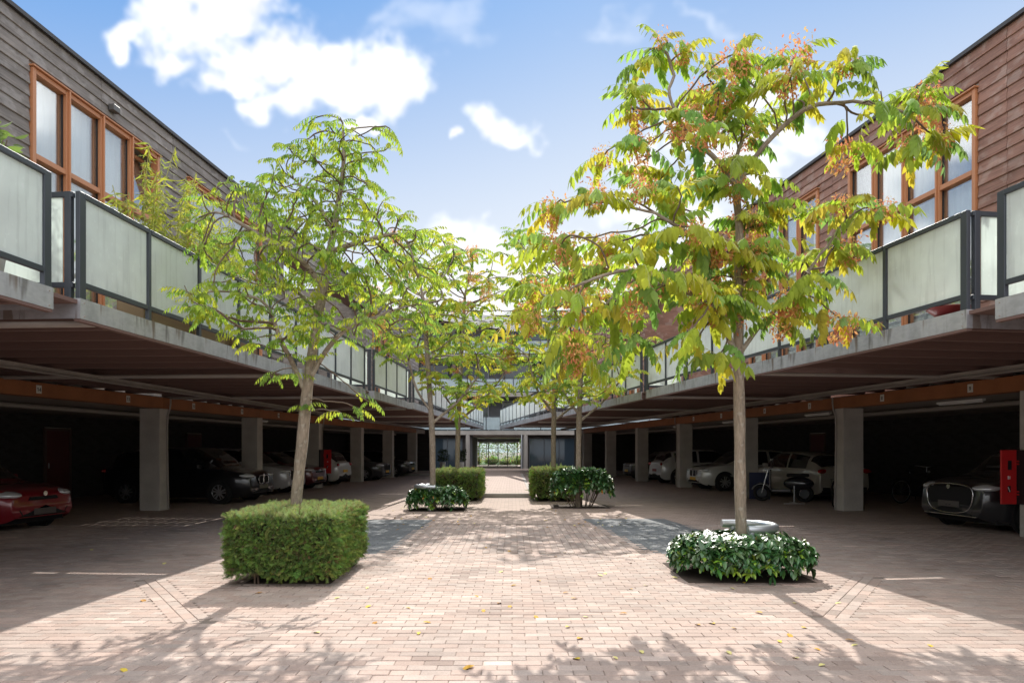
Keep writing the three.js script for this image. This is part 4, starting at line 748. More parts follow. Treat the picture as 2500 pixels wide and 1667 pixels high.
function shrub(label, cx, cd, rx, rd, h, n, seed, scale, singles = 0, open = 0) {
  const rand = rng(seed), o = thing('laurel_shrub', label, 'shrub', V(cx, 0, -cd)), list = [];
  for (let i = 0; i < n; i++) {                                   // rosettes over a flat-topped mound
    const a = rand() * 6.283, el = Math.asin(Math.pow(rand(), 0.75)), sp = (v, e) => Math.sign(v) * Math.pow(Math.abs(v), e);
    const bump = 1 + 0.16 * (fbm(Math.cos(a) * 2 + 4, Math.sin(a) * 2, seed + el * 2, 3) - 0.5) - 0.10 * rand();
    const sq = 1 / Math.pow(Math.pow(Math.abs(Math.cos(a)), 3) + Math.pow(Math.abs(Math.sin(a)), 3), 1 / 3) * (rand() < 0.35 ? Math.sqrt(rand()) : 1), p = V(rx * Math.cos(a) * sq * sp(Math.cos(el), 0.55) * bump, Math.max(open, 0.06) + (h - Math.max(open, 0.06)) * sp(Math.sin(el), 0.5) * bump * (0.94 + 0.12 * rand()), rd * Math.sin(a) * sq * sp(Math.cos(el), 0.55) * bump); if (sq < 0.8) p.y = Math.max(p.y, h * (0.86 + 0.16 * rand()));
    const nrm = V(p.x / rx / rx, (p.y - 0.1) / h / h * 0.8, p.z / rd / rd).normalize(), fresh = rand() < (p.y < h * 0.45 ? 0.35 : 0.06), k = 5 + Math.floor(rand() * 3), a0 = rand() * 6;
    const t1 = V(0, 0, 0).crossVectors(nrm, V(0.3, 1, 0.2)).normalize(), t2 = V(0, 0, 0).crossVectors(nrm, t1);
    const c0 = fresh ? [0.20, 0.32, 0.03] : [0.042 + 0.025 * rand(), 0.11 + 0.045 * rand(), 0.038];
    for (let j = 0; j < k; j++) { const b = a0 + j * 2.399, dir = t1.clone().multiplyScalar(Math.cos(b)).addScaledVector(t2, Math.sin(b)).addScaledVector(nrm, fresh ? 0.9 : 0.08 + 0.35 * rand()).add(V(0, -0.12, 0)); list.push([p.clone().addScaledVector(nrm, -0.03), dir, scale * (0.7 + 0.5 * rand()) * (fresh ? 0.8 : 1), (rand() < 0.007 ? [0.50, 0.22, 0.03] : c0).map(v => v * (0.85 + 0.3 * rand())), (rand() - 0.5) * 0.6]); }
  }
  const near = list.map((l, i) => [l[0].z - l[0].y * 0.2, i]).sort((a, b) => b[0] - a[0]).slice(0, singles).map(q => q[1]), own = new Set(near);
  for (const i of near) { const [p, dir, s, c, roll] = list[i], k = c.map(v => Math.round(v * 40)).join(); if (!glossMats.has(k)) { const m = M.gloss.clone(); m.color.setRGB(...k.split(',').map(v => (+v + 0.2) / 40)); glossMats.set(k, m); } const q = part('leaf', laurels[i % 3], glossMats.get(k), o), x = dir.clone().normalize(), up = Math.abs(x.y) > 0.93 ? V(1, 0, 0) : V(0, 1, 0), z = V(0, 0, 0).crossVectors(x, up).normalize().applyAxisAngle(x, roll), y = V(0, 0, 0).crossVectors(z, x); q.position.copy(p); q.quaternion.setFromRotationMatrix(new THREE.Matrix4().makeBasis(x, y, z)); q.scale.setScalar(s); }
  scatter(o, 'foliage', laurels, M.gloss, list.filter((_, i) => !own.has(i)));
  part('stems', Array.from({ length: open ? 16 : 12 }, () => { const x = (rand() - 0.5) * rx * 1.1, z = (rand() - 0.5) * rd; return tube([V(x * 0.6, -0.01, z * 0.6), V(x, h * 0.35, z), V(x * 1.5, h * 0.8, z * 1.4)], open ? 0.014 : 0.009, 5); }), M.twig, o);
  return o;
}
shrub('low mound of glossy evergreen leaves under the large tree', 2.83, 8.45, 0.84, 0.74, 0.50, 1250, 7, 1.0, 300);
shrub('low glossy shrub with a steel guard in front of the far left hedge', -1.92, 17.55, 0.78, 0.64, 0.58, 950, 8, 1.2);
shrub('open-stemmed laurel bush in front of the far right hedge', 1.87, 18.3, 0.84, 0.66, 1.0, 1200, 9, 1.3, 0, 0.30);
// galvanised tree guards
function guard(label, x, d, s, h) {
  const o = thing('tree_guard', label, 'tree guard', V(x, 0, -d), s < 0 ? Math.PI : 0), r = 0.36, pts = [V(-0.12, h, -r)];
  for (let i = 0; i <= 12; i++) { const a = -Math.PI / 2 + i / 12 * Math.PI; pts.push(V(0.06 + Math.cos(a) * r, h, Math.sin(a) * r)); }
  pts.push(V(-0.02, h, r));
  part('ring', tube(pts, 0.052, 16, 60), M.galvTube, o);
  part('end_cap', [pts[0], pts.at(-1)].map(p => cyl(0.051, 0.051, 0.006, 0, 0, 0, 16).rotateZ(Math.PI / 2).translate(p.x, p.y, p.z)), M.galvTube, o);
  part('post', [cyl(0.045, 0.045, h, 0.02, h / 2 - 0.01, r, 14)], M.galvTube, o);
  part('post', [cyl(0.045, 0.045, h, 0.02, h / 2 - 0.01, -r, 14)], M.galvTube, o);
}
guard('galvanised half-ring guard beside the trunk of the large tree', 2.90, 8.66, 1, 0.57);
guard('galvanised half-ring guard above the low glossy shrub', -2.05, 17.5, -1, 0.60);

// bamboo and pots on the left gallery
function bamboo(label, x, y, d, w, h, n, seed) {
  const rand = rng(seed), o = thing('bamboo', label, 'plant', V(x, y, -d)), canes = [], list = [];
  for (let i = 0; i < n; i++) {
    const z = (rand() - 0.5) * w, bx0 = (rand() - 0.5) * 0.25, hh = h * (0.55 + 0.5 * rand()), lx = (rand() - 0.3) * 0.5, lz = (rand() - 0.5) * 0.6, pts = [0, 0.35, 0.7, 1].map(t => V(bx0 + lx * t * t, hh * t - 0.18 * t * t * t, z + lz * t * t)), c = new THREE.CatmullRomCurve3(pts);
    canes.push(tube(pts, 0.005, 4, 6));
    for (let k = 0; k < 64; k++) { const t = 0.35 + 0.65 * rand(), p = c.getPoint(t); list.push([p, V(rand() - 0.5, -0.25 + 0.5 * (rand() - 0.5), rand() - 0.5), 0.7 + 0.7 * rand(), rand() < 0.5 ? [0.42, 0.43, 0.05] : [0.30, 0.36, 0.05], rand() * 6]); }
  }
  part('canes', canes, std([0.36, 0.36, 0.10], 0.6), o);
  const blade = [1, 2].map(s => { const P = [], C = [], L = 0.14, W = 0.0105; const q = [V(0, 0, 0), V(L * 0.35, 0.002, W), V(L * 0.35, 0.002, -W), V(L, -0.03, 0)]; for (const k of [0, 1, 2, 1, 3, 2]) { P.push(q[k].x, q[k].y, q[k].z); C.push(1, 1, 1); } return geom(P, C); });
  scatter(o, 'foliage', blade, M.leaf, list);
  part('trough', [rbx(0.34, 0.42, w + 0.2, 0.02, 0, 0.20, 0)], std([0.30, 0.22, 0.13], 0.8), o);
}
bamboo('yellow-green bamboo in a trough behind the greenish railing', -4.82 + 0.06 * 9.7 - 0.42, DECK, 9.7, 2.6, 2.45, 70, 12);
bamboo('yellow-green low bamboo end of the planting behind the greenish railing', -4.82 + 0.06 * 11.3 - 0.45, DECK, 11.3, 0.8, 1.7, 22, 13);
{ // pot plant in a wire frame by the near end of the left gallery
  const o = thing('pot_plant', 'leafy pot plant in a wire frame above the near greenish railing', 'plant', V(-4.98, DECK, -6.4)), rand = rng(77), list = [];
  for (let i = 0; i < 170; i++) { const a = rand() * 6.283, r = 0.26 * Math.sqrt(rand()), y = 1.22 + 0.35 * rand() - r * 0.4; list.push([V(Math.cos(a) * r, y, Math.sin(a) * r), V(Math.cos(a), (rand() - 0.5), Math.sin(a)), 0.8 + 0.4 * rand(), [0.16, 0.24, 0.05], rand() * 6]); }
  scatter(o, 'foliage', laurels, M.leaf, list);
  part('wire_frame', [0, 1, 2, 3, 4, 5].map(i => tube([V(Math.cos(i) * 0.12, 0.3, Math.sin(i) * 0.12), V(Math.cos(i) * 0.17, 1.4, Math.sin(i) * 0.17)], 0.004, 5)), M.steelPaint, o);
  part('stems', [0, 1, 2, 3].map(i => tube([V(0, 0.3, 0), V(Math.cos(i * 2) * 0.1, 0.9, Math.sin(i * 2) * 0.1), V(Math.cos(i * 2) * 0.2, 1.4, Math.sin(i * 2) * 0.2)], 0.006, 5)), M.twig, o);
  part('pot', [new THREE.LatheGeometry([[0, 0], [0.14, 0], [0.19, 0.34], [0.17, 0.34], [0, 0.30]].map(p => new THREE.Vector2(...p)), 24)], M.white, o);
}
// low planter boxes and bowl standing behind the gap under the railing
for (const [d, n] of [[8.9, 0], [9.9, 1]]) {
  const o = thing('planter_box', n ? 'tan planter box behind the gap under the greenish railing, beside the bamboo' : 'tan planter box with dark plants behind the gap under the greenish railing', 'planter', V(-4.82 + 0.06 * d - 0.28, DECK, -d), -0.06);
  part('box', [rbx(0.26, 0.24, 0.85, 0.012, 0, 0.12, 0)], std([0.34, 0.25, 0.15], 0.8), o); part('soil', [bx(0.22, 0.02, 0.8, 0, 0.245, 0)], M.soil, o);
}
{ const d = 8.05, o = thing('bowl', 'dark red bowl behind the gap under the pale railing', 'bowl', V(6.1 - 0.146 * d + 0.25, DECK, -d)); part('bowl', new THREE.LatheGeometry([[0, 0.01], [0.10, 0], [0.24, 0.13], [0.22, 0.13], [0.10, 0.03], [0, 0.03]].map(p => new THREE.Vector2(...p)), 28), std([0.22, 0.03, 0.03], 0.35), o); part('rim', new THREE.TorusGeometry(0.23, 0.010, 8, 28).rotateX(Math.PI / 2).translate(0, 0.13, 0), std([0.22, 0.03, 0.03], 0.35), o); }

// garden seen through the passage
function bush(name, label, x, d, r, h, n, seed, col) {
  const rand = rng(seed), o = thing(name, label, name === 'bush' ? 'bush' : 'tree', V(x, -0.04, -d), 0, name === 'bush' ? 'bushes beyond the glass doors' : 'garden trees beyond the glass doors'), list = [];
  for (let i = 0; i < n; i++) { const a = rand() * 6.283, c = rand() * 2 - 1, q = Math.pow(rand(), 0.4), s = Math.sqrt(1 - c * c), lump = 0.7 + 0.6 * fbm(Math.cos(a) * 2 + 3, c * 2, seed, 3); list.push([V(r * q * s * Math.cos(a) * lump, h * 0.55 + h * 0.45 * c * q * lump, r * q * s * Math.sin(a) * lump), V(rand() - 0.5, rand() - 0.6, rand() - 0.5), 1.6 + rand(), col.map(v => v * (0.6 + 0.8 * rand())), rand() * 6]); }
  part('stem', tube([V(0, 0, 0), V(0.05, h * 0.5, 0)], 0.05, 6), M.twig, o); scatter(o, 'foliage', laurels, M.leaf, list);
}
[[-5.5, 70, 2.2, 4.5], [-2.8, 74, 2.4, 5.5], [0.2, 76, 2.2, 5], [2.6, 73, 2.0, 4.4], [5.0, 78, 2.5, 5], [-8.5, 77, 2.5, 5.5]].forEach(([x, d, r, h], i) => bush('garden_tree', ['leafy garden tree beyond the glass doors, first along the fence', 'tall leafy garden tree beyond the glass doors', 'round leafy garden tree in the middle beyond the glass doors', 'small leafy garden tree beyond the right glass door', 'leafy garden tree far beyond the right glass door', 'broad garden tree far beyond the left glass door'][i], x, d, r, h, 1400, 90 + i, [0.20, 0.26, 0.06]));
[[-3.6, 64.5, 0.8, 1.0], [-1.9, 65.2, 0.7, 0.9], [-0.6, 64.4, 0.7, 0.7], [0.8, 65, 0.9, 1.0]].forEach(([x, d, r, h], i) => bush('bush', 'low pale green bush on the lawn beyond the glass doors', x, d, r, h, 700, 120 + i, [0.30, 0.36, 0.12]));
{ const o = thing('garden_fence', 'white metal garden fence beyond the glass doors', 'fence', V(0, 0, -67)); for (let x = -8; x <= 6; x += 1.6) part('post', bx(0.07, 1.8, 0.07, x, 0.86, 0), M.white, o); for (const y of [0.5, 1.7]) part('rail', bx(14, 0.06, 0.05, -1, y, 0), M.white, o); }
// ---------------------------------------------------------------- parked cars: one body surface lofted along the length, windows and lights laid on it
const rubber = std([0.012, 0.012, 0.012], 0.85), rimM = std([0.55, 0.56, 0.58], 0.3, { metalness: 0.8 }), glassCar = phys([0.008, 0.010, 0.012], 0.05, { clearcoat: 1, clearcoatRoughness: 0.03 }), lens = phys([0.75, 0.78, 0.80], 0.12, { metalness: 0.35, clearcoat: 1 }), tail = phys([0.38, 0.012, 0.012], 0.15, { clearcoat: 1 }), plateM = std([0.72, 0.42, 0.03], 0.5), trimM = std([0.012, 0.012, 0.013], 0.9), chrome = std([0.7, 0.71, 0.73], 0.15, { metalness: 1 });
const wheelTyre = new THREE.LatheGeometry([[0.215, -0.085], [0.30, -0.10], [0.325, -0.075], [0.33, 0], [0.325, 0.075], [0.30, 0.10], [0.215, 0.085]].map(p => new THREE.Vector2(...p)), 32).rotateX(Math.PI / 2);
const wheelRim = join([new THREE.CylinderGeometry(0.055, 0.06, 0.05, 16).rotateX(Math.PI / 2).translate(0, 0, 0.055), ...[0, 1, 2, 3, 4].flatMap(i => [bx(0.05, 0.20, 0.03, 0, 0.125, 0.06).rotateZ(i * 1.2566 + 0.12), bx(0.035, 0.20, 0.03, 0.02, 0.125, 0.055).rotateZ(i * 1.2566 - 0.25)]), new THREE.TorusGeometry(0.215, 0.016, 8, 32).translate(0, 0, 0.055), new THREE.CylinderGeometry(0.21, 0.21, 0.02, 24).rotateX(Math.PI / 2).translate(0, 0, -0.02)]);
function car({ name = 'parked_car', label, paint, L = 4.35, W = 1.80, H = 1.48, hood = 0.98, cab = 0.9, rear = 'hatch', grille = 'wide', plate = plateM, ride = 0.20, pos, turn, reverse = false, rough = 0.28 }) {
  const o = thing(name, label, 'car', pos, turn);
  const belt = hood - 0.02, tailY = rear === 'sedan' ? hood + 0.03 : hood + 0.10;
  // outline: [x from the nose, height]
  const prof = [[0, 0.52], [0.03, hood - 0.24], [0.16, hood - 0.13], [0.5, hood - 0.05], [cab + 0.08, hood + 0.03], [cab + 0.45, lerp(hood, H, 0.52)], [cab + 0.92, H - 0.035], [cab + 1.35, H], [L - 1.55, H - 0.01], [L - 0.95, H - 0.07], ...(rear === 'sedan' ? [[L - 0.75, H - 0.22], [L - 0.5, tailY], [L - 0.06, tailY - 0.04]] : [[L - 0.40, H - 0.17], [L - 0.16, tailY - 0.02], [L - 0.05, tailY - 0.10]]), [L, 0.58]];
  const curve = new THREE.CatmullRomCurve3(prof.map(([x, y]) => V(x, y, 0)), false, 'centripetal'), topAt = []; for (let i = 0; i <= 400; i++) topAt.push(curve.getPoint(i / 400));
  const top = x => { for (let i = 1; i < topAt.length; i++) if (topAt[i].x >= x) { const a = topAt[i - 1], b = topAt[i]; return lerp(a.y, b.y, clamp((x - a.x) / Math.max(1e-5, b.x - a.x))); } return topAt.at(-1).y; };
  const halfW = x => W / 2 * (1 - 0.22 * Math.pow(clamp(1 - x / 0.75), 2.2) - 0.14 * Math.pow(clamp((x - L + 0.6) / 0.6), 2.2));
  const ring = x => {
    const t = top(x), w = halfW(x), b = Math.min(belt, t - 0.03), g = clamp((t - b) / 0.42), lo = ride + 0.10 * Math.pow(clamp(1 - x / 0.3), 2) + 0.12 * Math.pow(clamp((x - L + 0.3) / 0.3), 2);
    return [[lo, 0.90 * w], [lo + 0.08, 0.97 * w], [lerp(lo, b, 0.45), w], [lerp(lo, b, 0.75), 0.995 * w], [b - 0.02, 0.965 * w], [b + 0.012, lerp(0.90, 0.945, g) * w], [lerp(b, t, 0.55), lerp(0.75, 0.86, g) * w], [lerp(b, t, 0.86), lerp(0.55, 0.765, g) * w], [lerp(b, t, 0.975), lerp(0.36, 0.62, g) * w], [t, 0]];
  };
  const xs = []; for (let i = 0; i <= 64; i++) { const t = i / 64; xs.push(L * (t - 0.10 * Math.sin(2 * Math.PI * t) / 1.0 * 0.9)); }
  const grid = xs.map(x => { const r = ring(x), full = [...r.map(([y, z]) => V(L / 2 - x, y, -z)), ...r.slice(0, -1).reverse().map(([y, z]) => V(L / 2 - x, y, z))]; return full; });
  const nR = grid[0].length, P = [], I = [];
  grid.forEach(r => r.forEach(p => P.push(p.x, p.y, p.z)));
  for (let i = 0; i + 1 < grid.length; i++) for (let j = 0; j + 1 < nR; j++) { const a = i * nR + j, b = a + nR; I.push(a, b, a + 1, b, b + 1, a + 1); }
  for (const [row, s] of [[0, 1], [grid.length - 1, -1]]) { const c = P.length / 3, m = grid[row]; P.push(m[0].x + (s > 0 ? 0.035 : -0.02), 0.5, 0); for (let j = 0; j + 1 < nR; j++) s > 0 ? I.push(c, row * nR + j, row * nR + j + 1) : I.push(c, row * nR + j + 1, row * nR + j); }
  const bg = new THREE.BufferGeometry(); bg.setAttribute('position', new THREE.BufferAttribute(new Float32Array(P), 3)); bg.setIndex(I); bg.computeVertexNormals();
  const paintM = phys(paint, rough, { clearcoat: 1, clearcoatRoughness: 0.06, metalness: 0.15 });
  part('body', bg, paintM, o);
  part('underbody', [bx(L - 0.5, 0.12, W - 0.25, 0, ride + 0.03, 0)], trimM, o);
  // windows: cells of the surface lifted off it
  const patch = (x1, x2, j1, j2, lift) => { const p = [], N = bg.attributes.normal; for (let i = 0; i + 1 < grid.length; i++) { const m = (xs[i] + xs[i + 1]) / 2; if (m < x1 || m > x2) continue; for (let j = j1; j < j2; j++) { const v = (a, b) => { const k = a * nR + b; return grid[a][b].clone().add(V(N.getX(k), N.getY(k), N.getZ(k)).multiplyScalar(lift)); }; const q = [v(i, j), v(i, j + 1), v(i + 1, j), v(i + 1, j + 1)]; for (const k of [0, 2, 1, 2, 3, 1]) p.push(q[k].x, q[k].y, q[k].z); } } return p.length ? mergeVertices(geom(p), 1e-4) : null; };
  const win = (n, x1, x2, j1, j2) => { const g = patch(x1, x2, j1, j2, 0.006); if (g) { g.computeVertexNormals(); part(n, g, glassCar, o); } };
  const mid = (cab + 0.6 + L - 0.6) / 2;
  for (const [a, b] of [[5, 7], [nR - 8, nR - 6]]) { win('side_window', cab + 0.45, mid - 0.05, a, b); win('side_window', mid + 0.06, L - (rear === 'sedan' ? 0.95 : 0.62), a, b); }
  win('windscreen', cab + 0.13, cab + 0.86, 6, nR - 7);
  win('rear_window', rear === 'sedan' ? L - 0.9 : L - 0.50, rear === 'sedan' ? L - 0.55 : L - 0.17, 6, nR - 7);
  // wheels in dark arches
  for (const x of [L / 2 - 0.86, -L / 2 + 0.80]) for (const s of [1, -1]) {
    const w = sub('wheel', o, V(x, 0.33, s * (W / 2 - 0.085)));
    part('arch', new THREE.CylinderGeometry(0.385, 0.385, 0.10, 32).rotateX(Math.PI / 2).translate(0, 0.02, s * 0.034), trimM, w);
    const t = part('tyre', wheelTyre, rubber, w), r = part('rim', wheelRim, rimM, w); if (s < 0) r.rotation.y = Math.PI; t.position.z = s * 0.012; r.position.z = s * 0.018;
  }
  const nose = L / 2, shapeOn = (pts, depth, x, flip) => { const s = new THREE.Shape(pts.map(([z, y]) => new THREE.Vector2(z, y))); const g = new THREE.ExtrudeGeometry(s, { depth, bevelEnabled: true, bevelSize: 0.008, bevelThickness: 0.008, bevelSegments: 1 }); g.rotateY(flip ? -Math.PI / 2 : Math.PI / 2); return g.translate(x, 0, 0); };
  // front
  const gy = hood - 0.36, fx = nose - 0.03;
  if (grille === 'wide') part('grille', shapeOn([[-0.50, gy + 0.15], [0.50, gy + 0.15], [0.56, gy + 0.02], [0.44, gy - 0.26], [-0.44, gy - 0.26], [-0.56, gy + 0.02]], 0.03, fx), trimM, o), part('grille_surround', tube([V(fx + 0.04, gy + 0.155, -0.51), V(fx + 0.04, gy + 0.155, 0.51), V(fx + 0.04, gy + 0.02, 0.57), V(fx + 0.04, gy - 0.265, 0.45), V(fx + 0.04, gy - 0.265, -0.45), V(fx + 0.04, gy + 0.02, -0.57)], 0.012, 6, 60, true), chrome, o);
  if (grille === 'twin') for (const s of [1, -1]) { part('grille', shapeOn([[s * 0.03, gy + 0.12], [s * 0.26, gy + 0.13], [s * 0.29, gy + 0.02], [s * 0.24, gy - 0.07], [s * 0.04, gy - 0.06]], 0.04, fx), trimM, o); part('grille_surround', tube([V(fx + 0.05, gy + 0.12, s * 0.03), V(fx + 0.05, gy + 0.13, s * 0.26), V(fx + 0.05, gy + 0.02, s * 0.29), V(fx + 0.05, gy - 0.07, s * 0.24), V(fx + 0.05, gy - 0.06, s * 0.04)], 0.011, 6, 40, true), chrome, o); }
  if (grille === 'slim') part('grille', shapeOn([[-0.30, gy + 0.10], [0.30, gy + 0.10], [0.34, gy + 0.05], [-0.34, gy + 0.05]], 0.03, fx), trimM, o);
  part('lower_intake', shapeOn([[-0.58, ride + 0.24], [0.58, ride + 0.24], [0.50, ride + 0.12], [-0.50, ride + 0.12]], 0.03, fx), trimM, o);
  part('splitter', rbx(0.05, 0.02, W * 0.68, 0.008, fx + 0.02, ride + 0.10, 0), grille === 'wide' ? chrome : paintM, o);
  for (const s of [1, -1]) {
    const h = part('headlight', new THREE.SphereGeometry(1, 20, 12).scale(0.24, 0.072, 0.17), lens, o); h.position.set(nose - 0.20, hood - 0.20, s * (W / 2 - 0.27)); h.rotation.set(s * 0.12, s * 0.55, -0.12);
    part('fog_intake', shapeOn([[s * (W / 2 - 0.36), ride + 0.34], [s * (W / 2 - 0.22), ride + 0.33], [s * (W / 2 - 0.24), ride + 0.18], [s * (W / 2 - 0.38), ride + 0.16]], 0.03, nose - 0.115), trimM, o);
    const m = part('mirror', rbx(0.10, 0.13, 0.19, 0.04, 0, 0, 0, 2), paintM, o); m.position.set(nose - cab - 0.62, belt + 0.08, s * (W / 2 + 0.09));
    const tl = part('tail_light', new THREE.SphereGeometry(1, 16, 10).scale(0.07, 0.075, 0.22), tail, o); tl.position.set(-nose + 0.07, hood - 0.08, s * (W / 2 - 0.24)); tl.rotation.y = -s * 0.35;
  }
  part('badge', cyl(0.045, 0.045, 0.014, 0, 0, 0, 20).rotateZ(Math.PI / 2).translate(fx + 0.055, gy + 0.16, 0), chrome, o);
  part('number_plate', rbx(0.014, 0.115, 0.52, 0.004, fx + 0.055, gy - 0.17, 0), plate, o);
  part('rear_number_plate', rbx(0.014, 0.115, 0.52, 0.004, -nose - 0.015, 0.62, 0), plate, o);
  part('rear_bumper', rbx(0.08, 0.16, W * 0.80, 0.03, -nose + 0.03, ride + 0.16, 0), trimM, o);
  return o;
}
// nose position on the court side; the car stands square to its row
function park(side, d, x, opt) { const m = LINES[side].col[1], s = side === 'L' ? 1 : -1, L = opt.L ?? 4.35, n = V(s, 0, s * m).normalize(), dir = opt.reverse ? -1 : 1; const c = V(x, 0, -d).addScaledVector(n, -L / 2); return car({ ...opt, pos: c, turn: Math.atan2(-n.z * dir, n.x * dir) }); }
park('L', 12.95, -8.9, { label: 'dark red car with slim headlights parked nose out', paint: [0.22, 0.006, 0.016], H: 1.47, hood: 0.92, cab: 0.95, grille: 'slim', plate: std([0.10, 0.085, 0.08], 0.6) });
park('L', 20.1, -7.35, { label: 'black people carrier parked nose out before the second column', paint: [0.006, 0.007, 0.010], L: 4.5, H: 1.62, hood: 1.0, cab: 0.8, grille: 'twin', plate: std([0.16, 0.15, 0.11], 0.6) });
park('L', 23.9, -7.55, { label: 'silver car with black grille parked nose out next to the black people carrier', paint: [0.48, 0.48, 0.50], L: 4.4, H: 1.6, hood: 1.02, grille: 'wide', plate: std([0.5, 0.5, 0.48], 0.6) });
park('L', 26.4, -7.45, { label: 'dark red car behind the leaning trunk next to the silver car', paint: [0.10, 0.006, 0.012], hood: 0.98, grille: 'slim' });
park('L', 29.6, -7.25, { label: 'white car parked tail out behind the red and black fire board', paint: [0.62, 0.62, 0.60], H: 1.55, reverse: true });
park('L', 34.3, -6.3, { label: 'dark grey car under the gallery next to the last columns', paint: [0.05, 0.05, 0.055], rough: 0.8 });
park('L', 39.4, -5.75, { label: 'black car with orange plate at the far end of the row', paint: [0.012, 0.012, 0.014], grille: 'slim' });
park('R', 13.15, 8.45, { label: 'dark grey car with large grille parked beside the red fire board', paint: [0.022, 0.023, 0.026], L: 4.65, W: 1.88, H: 1.62, hood: 1.04, grille: 'wide', plate: std([0.10, 0.09, 0.085], 0.6) });
park('R', 26.1, 6.95, { label: 'white car with twin grille and orange plate parked nose out', paint: [0.62, 0.62, 0.58], L: 4.35, H: 1.55, hood: 0.98, grille: 'twin' });
park('R', 30.8, 6.45, { label: 'white car parked tail out with red tail light', paint: [0.62, 0.62, 0.60], H: 1.55, L: 4.4, reverse: true, plate: std([0.30, 0.05, 0.04], 0.5) });
park('R', 35.6, 6.0, { label: 'black car in the shade beyond the white cars', paint: [0.012, 0.012, 0.016], grille: 'slim' });
car({ label: 'beige-grey car in the shade behind the moped', paint: [0.45, 0.42, 0.36], H: 1.5, pos: V(9.55, 0, -22.3), turn: Math.PI / 2 + 0.14 });

// bicycles, moped, board and floor stand
const bikeM = std([0.03, 0.032, 0.036], 0.4, { metalness: 0.4 });
function bicycle(label, pos, turn) {
  const o = thing('bicycle', label, 'bicycle', pos, turn), r = 0.345;
  for (const x of [-0.53, 0.53]) { const w = sub('wheel', o, V(x, r, 0)); part('tyre', new THREE.TorusGeometry(r - 0.018, 0.018, 8, 40), rubber, w); part('rim', new THREE.TorusGeometry(r - 0.042, 0.010, 6, 40), rimM, w); part('spokes', Array.from({ length: 14 }, (_, i) => tube([V(0, 0, 0), V(Math.cos(i * 0.4488) * (r - 0.04), Math.sin(i * 0.4488) * (r - 0.04), 0)], 0.0016, 4)), rimM, w); part('mudguard', new THREE.TorusGeometry(r + 0.025, 0.018, 6, 24, 2.2).rotateZ(0.6), bikeM, w); }
  const bb = V(-0.08, 0.29, 0), st = V(-0.22, 0.86, 0), hd = V(0.36, 0.88, 0), hl = V(0.40, 0.72, 0), rw = V(-0.53, r, 0), fw = V(0.53, r, 0);
  part('frame', [[bb, st], [bb, hl], [V(-0.20, 0.78, 0), hd], [rw, bb], [rw, V(-0.19, 0.74, 0)], [hd, hl], [hl, fw]].map(([a, b]) => tube([a, b], 0.016, 8)), bikeM, o);
  part('handlebar', tube([V(0.20, 1.08, -0.27), V(0.33, 1.06, -0.20), V(0.37, 1.04, 0), V(0.33, 1.06, 0.20), V(0.20, 1.08, 0.27)], 0.012, 8), rimM, o); part('stem', tube([hd, V(0.37, 1.04, 0)], 0.013, 8), rimM, o);
  part('saddle', new THREE.SphereGeometry(1, 16, 10).scale(0.14, 0.035, 0.085).translate(-0.25, 0.94, 0), trimM, o); part('seat_post', tube([st, V(-0.24, 0.92, 0)], 0.012, 8), rimM, o);
  part('crank', [cyl(0.09, 0.09, 0.008, 0, 0, 0, 24).rotateX(Math.PI / 2).translate(bb.x, bb.y, 0.035), bx(0.02, 0.17, 0.012, bb.x, bb.y - 0.09, 0.05), bx(0.02, 0.17, 0.012, bb.x, bb.y + 0.09, -0.05)], bikeM, o);
  part('carrier', [bx(0.36, 0.012, 0.12, -0.58, 0.76, 0), tube([V(-0.72, 0.76, 0.05), rw], 0.006, 6), tube([V(-0.72, 0.76, -0.05), rw], 0.006, 6)], bikeM, o);
  part('headlamp', new THREE.SphereGeometry(0.04, 12, 8).translate(0.45, 0.90, 0), lens, o);
}
bicycle('bicycle leaning by the first column beyond the grey car', V(8.95, 0, -18.6), 0.9);
bicycle('bicycle against the back wall behind the grey car', V(11.7, 0, -19.7), 0.25);
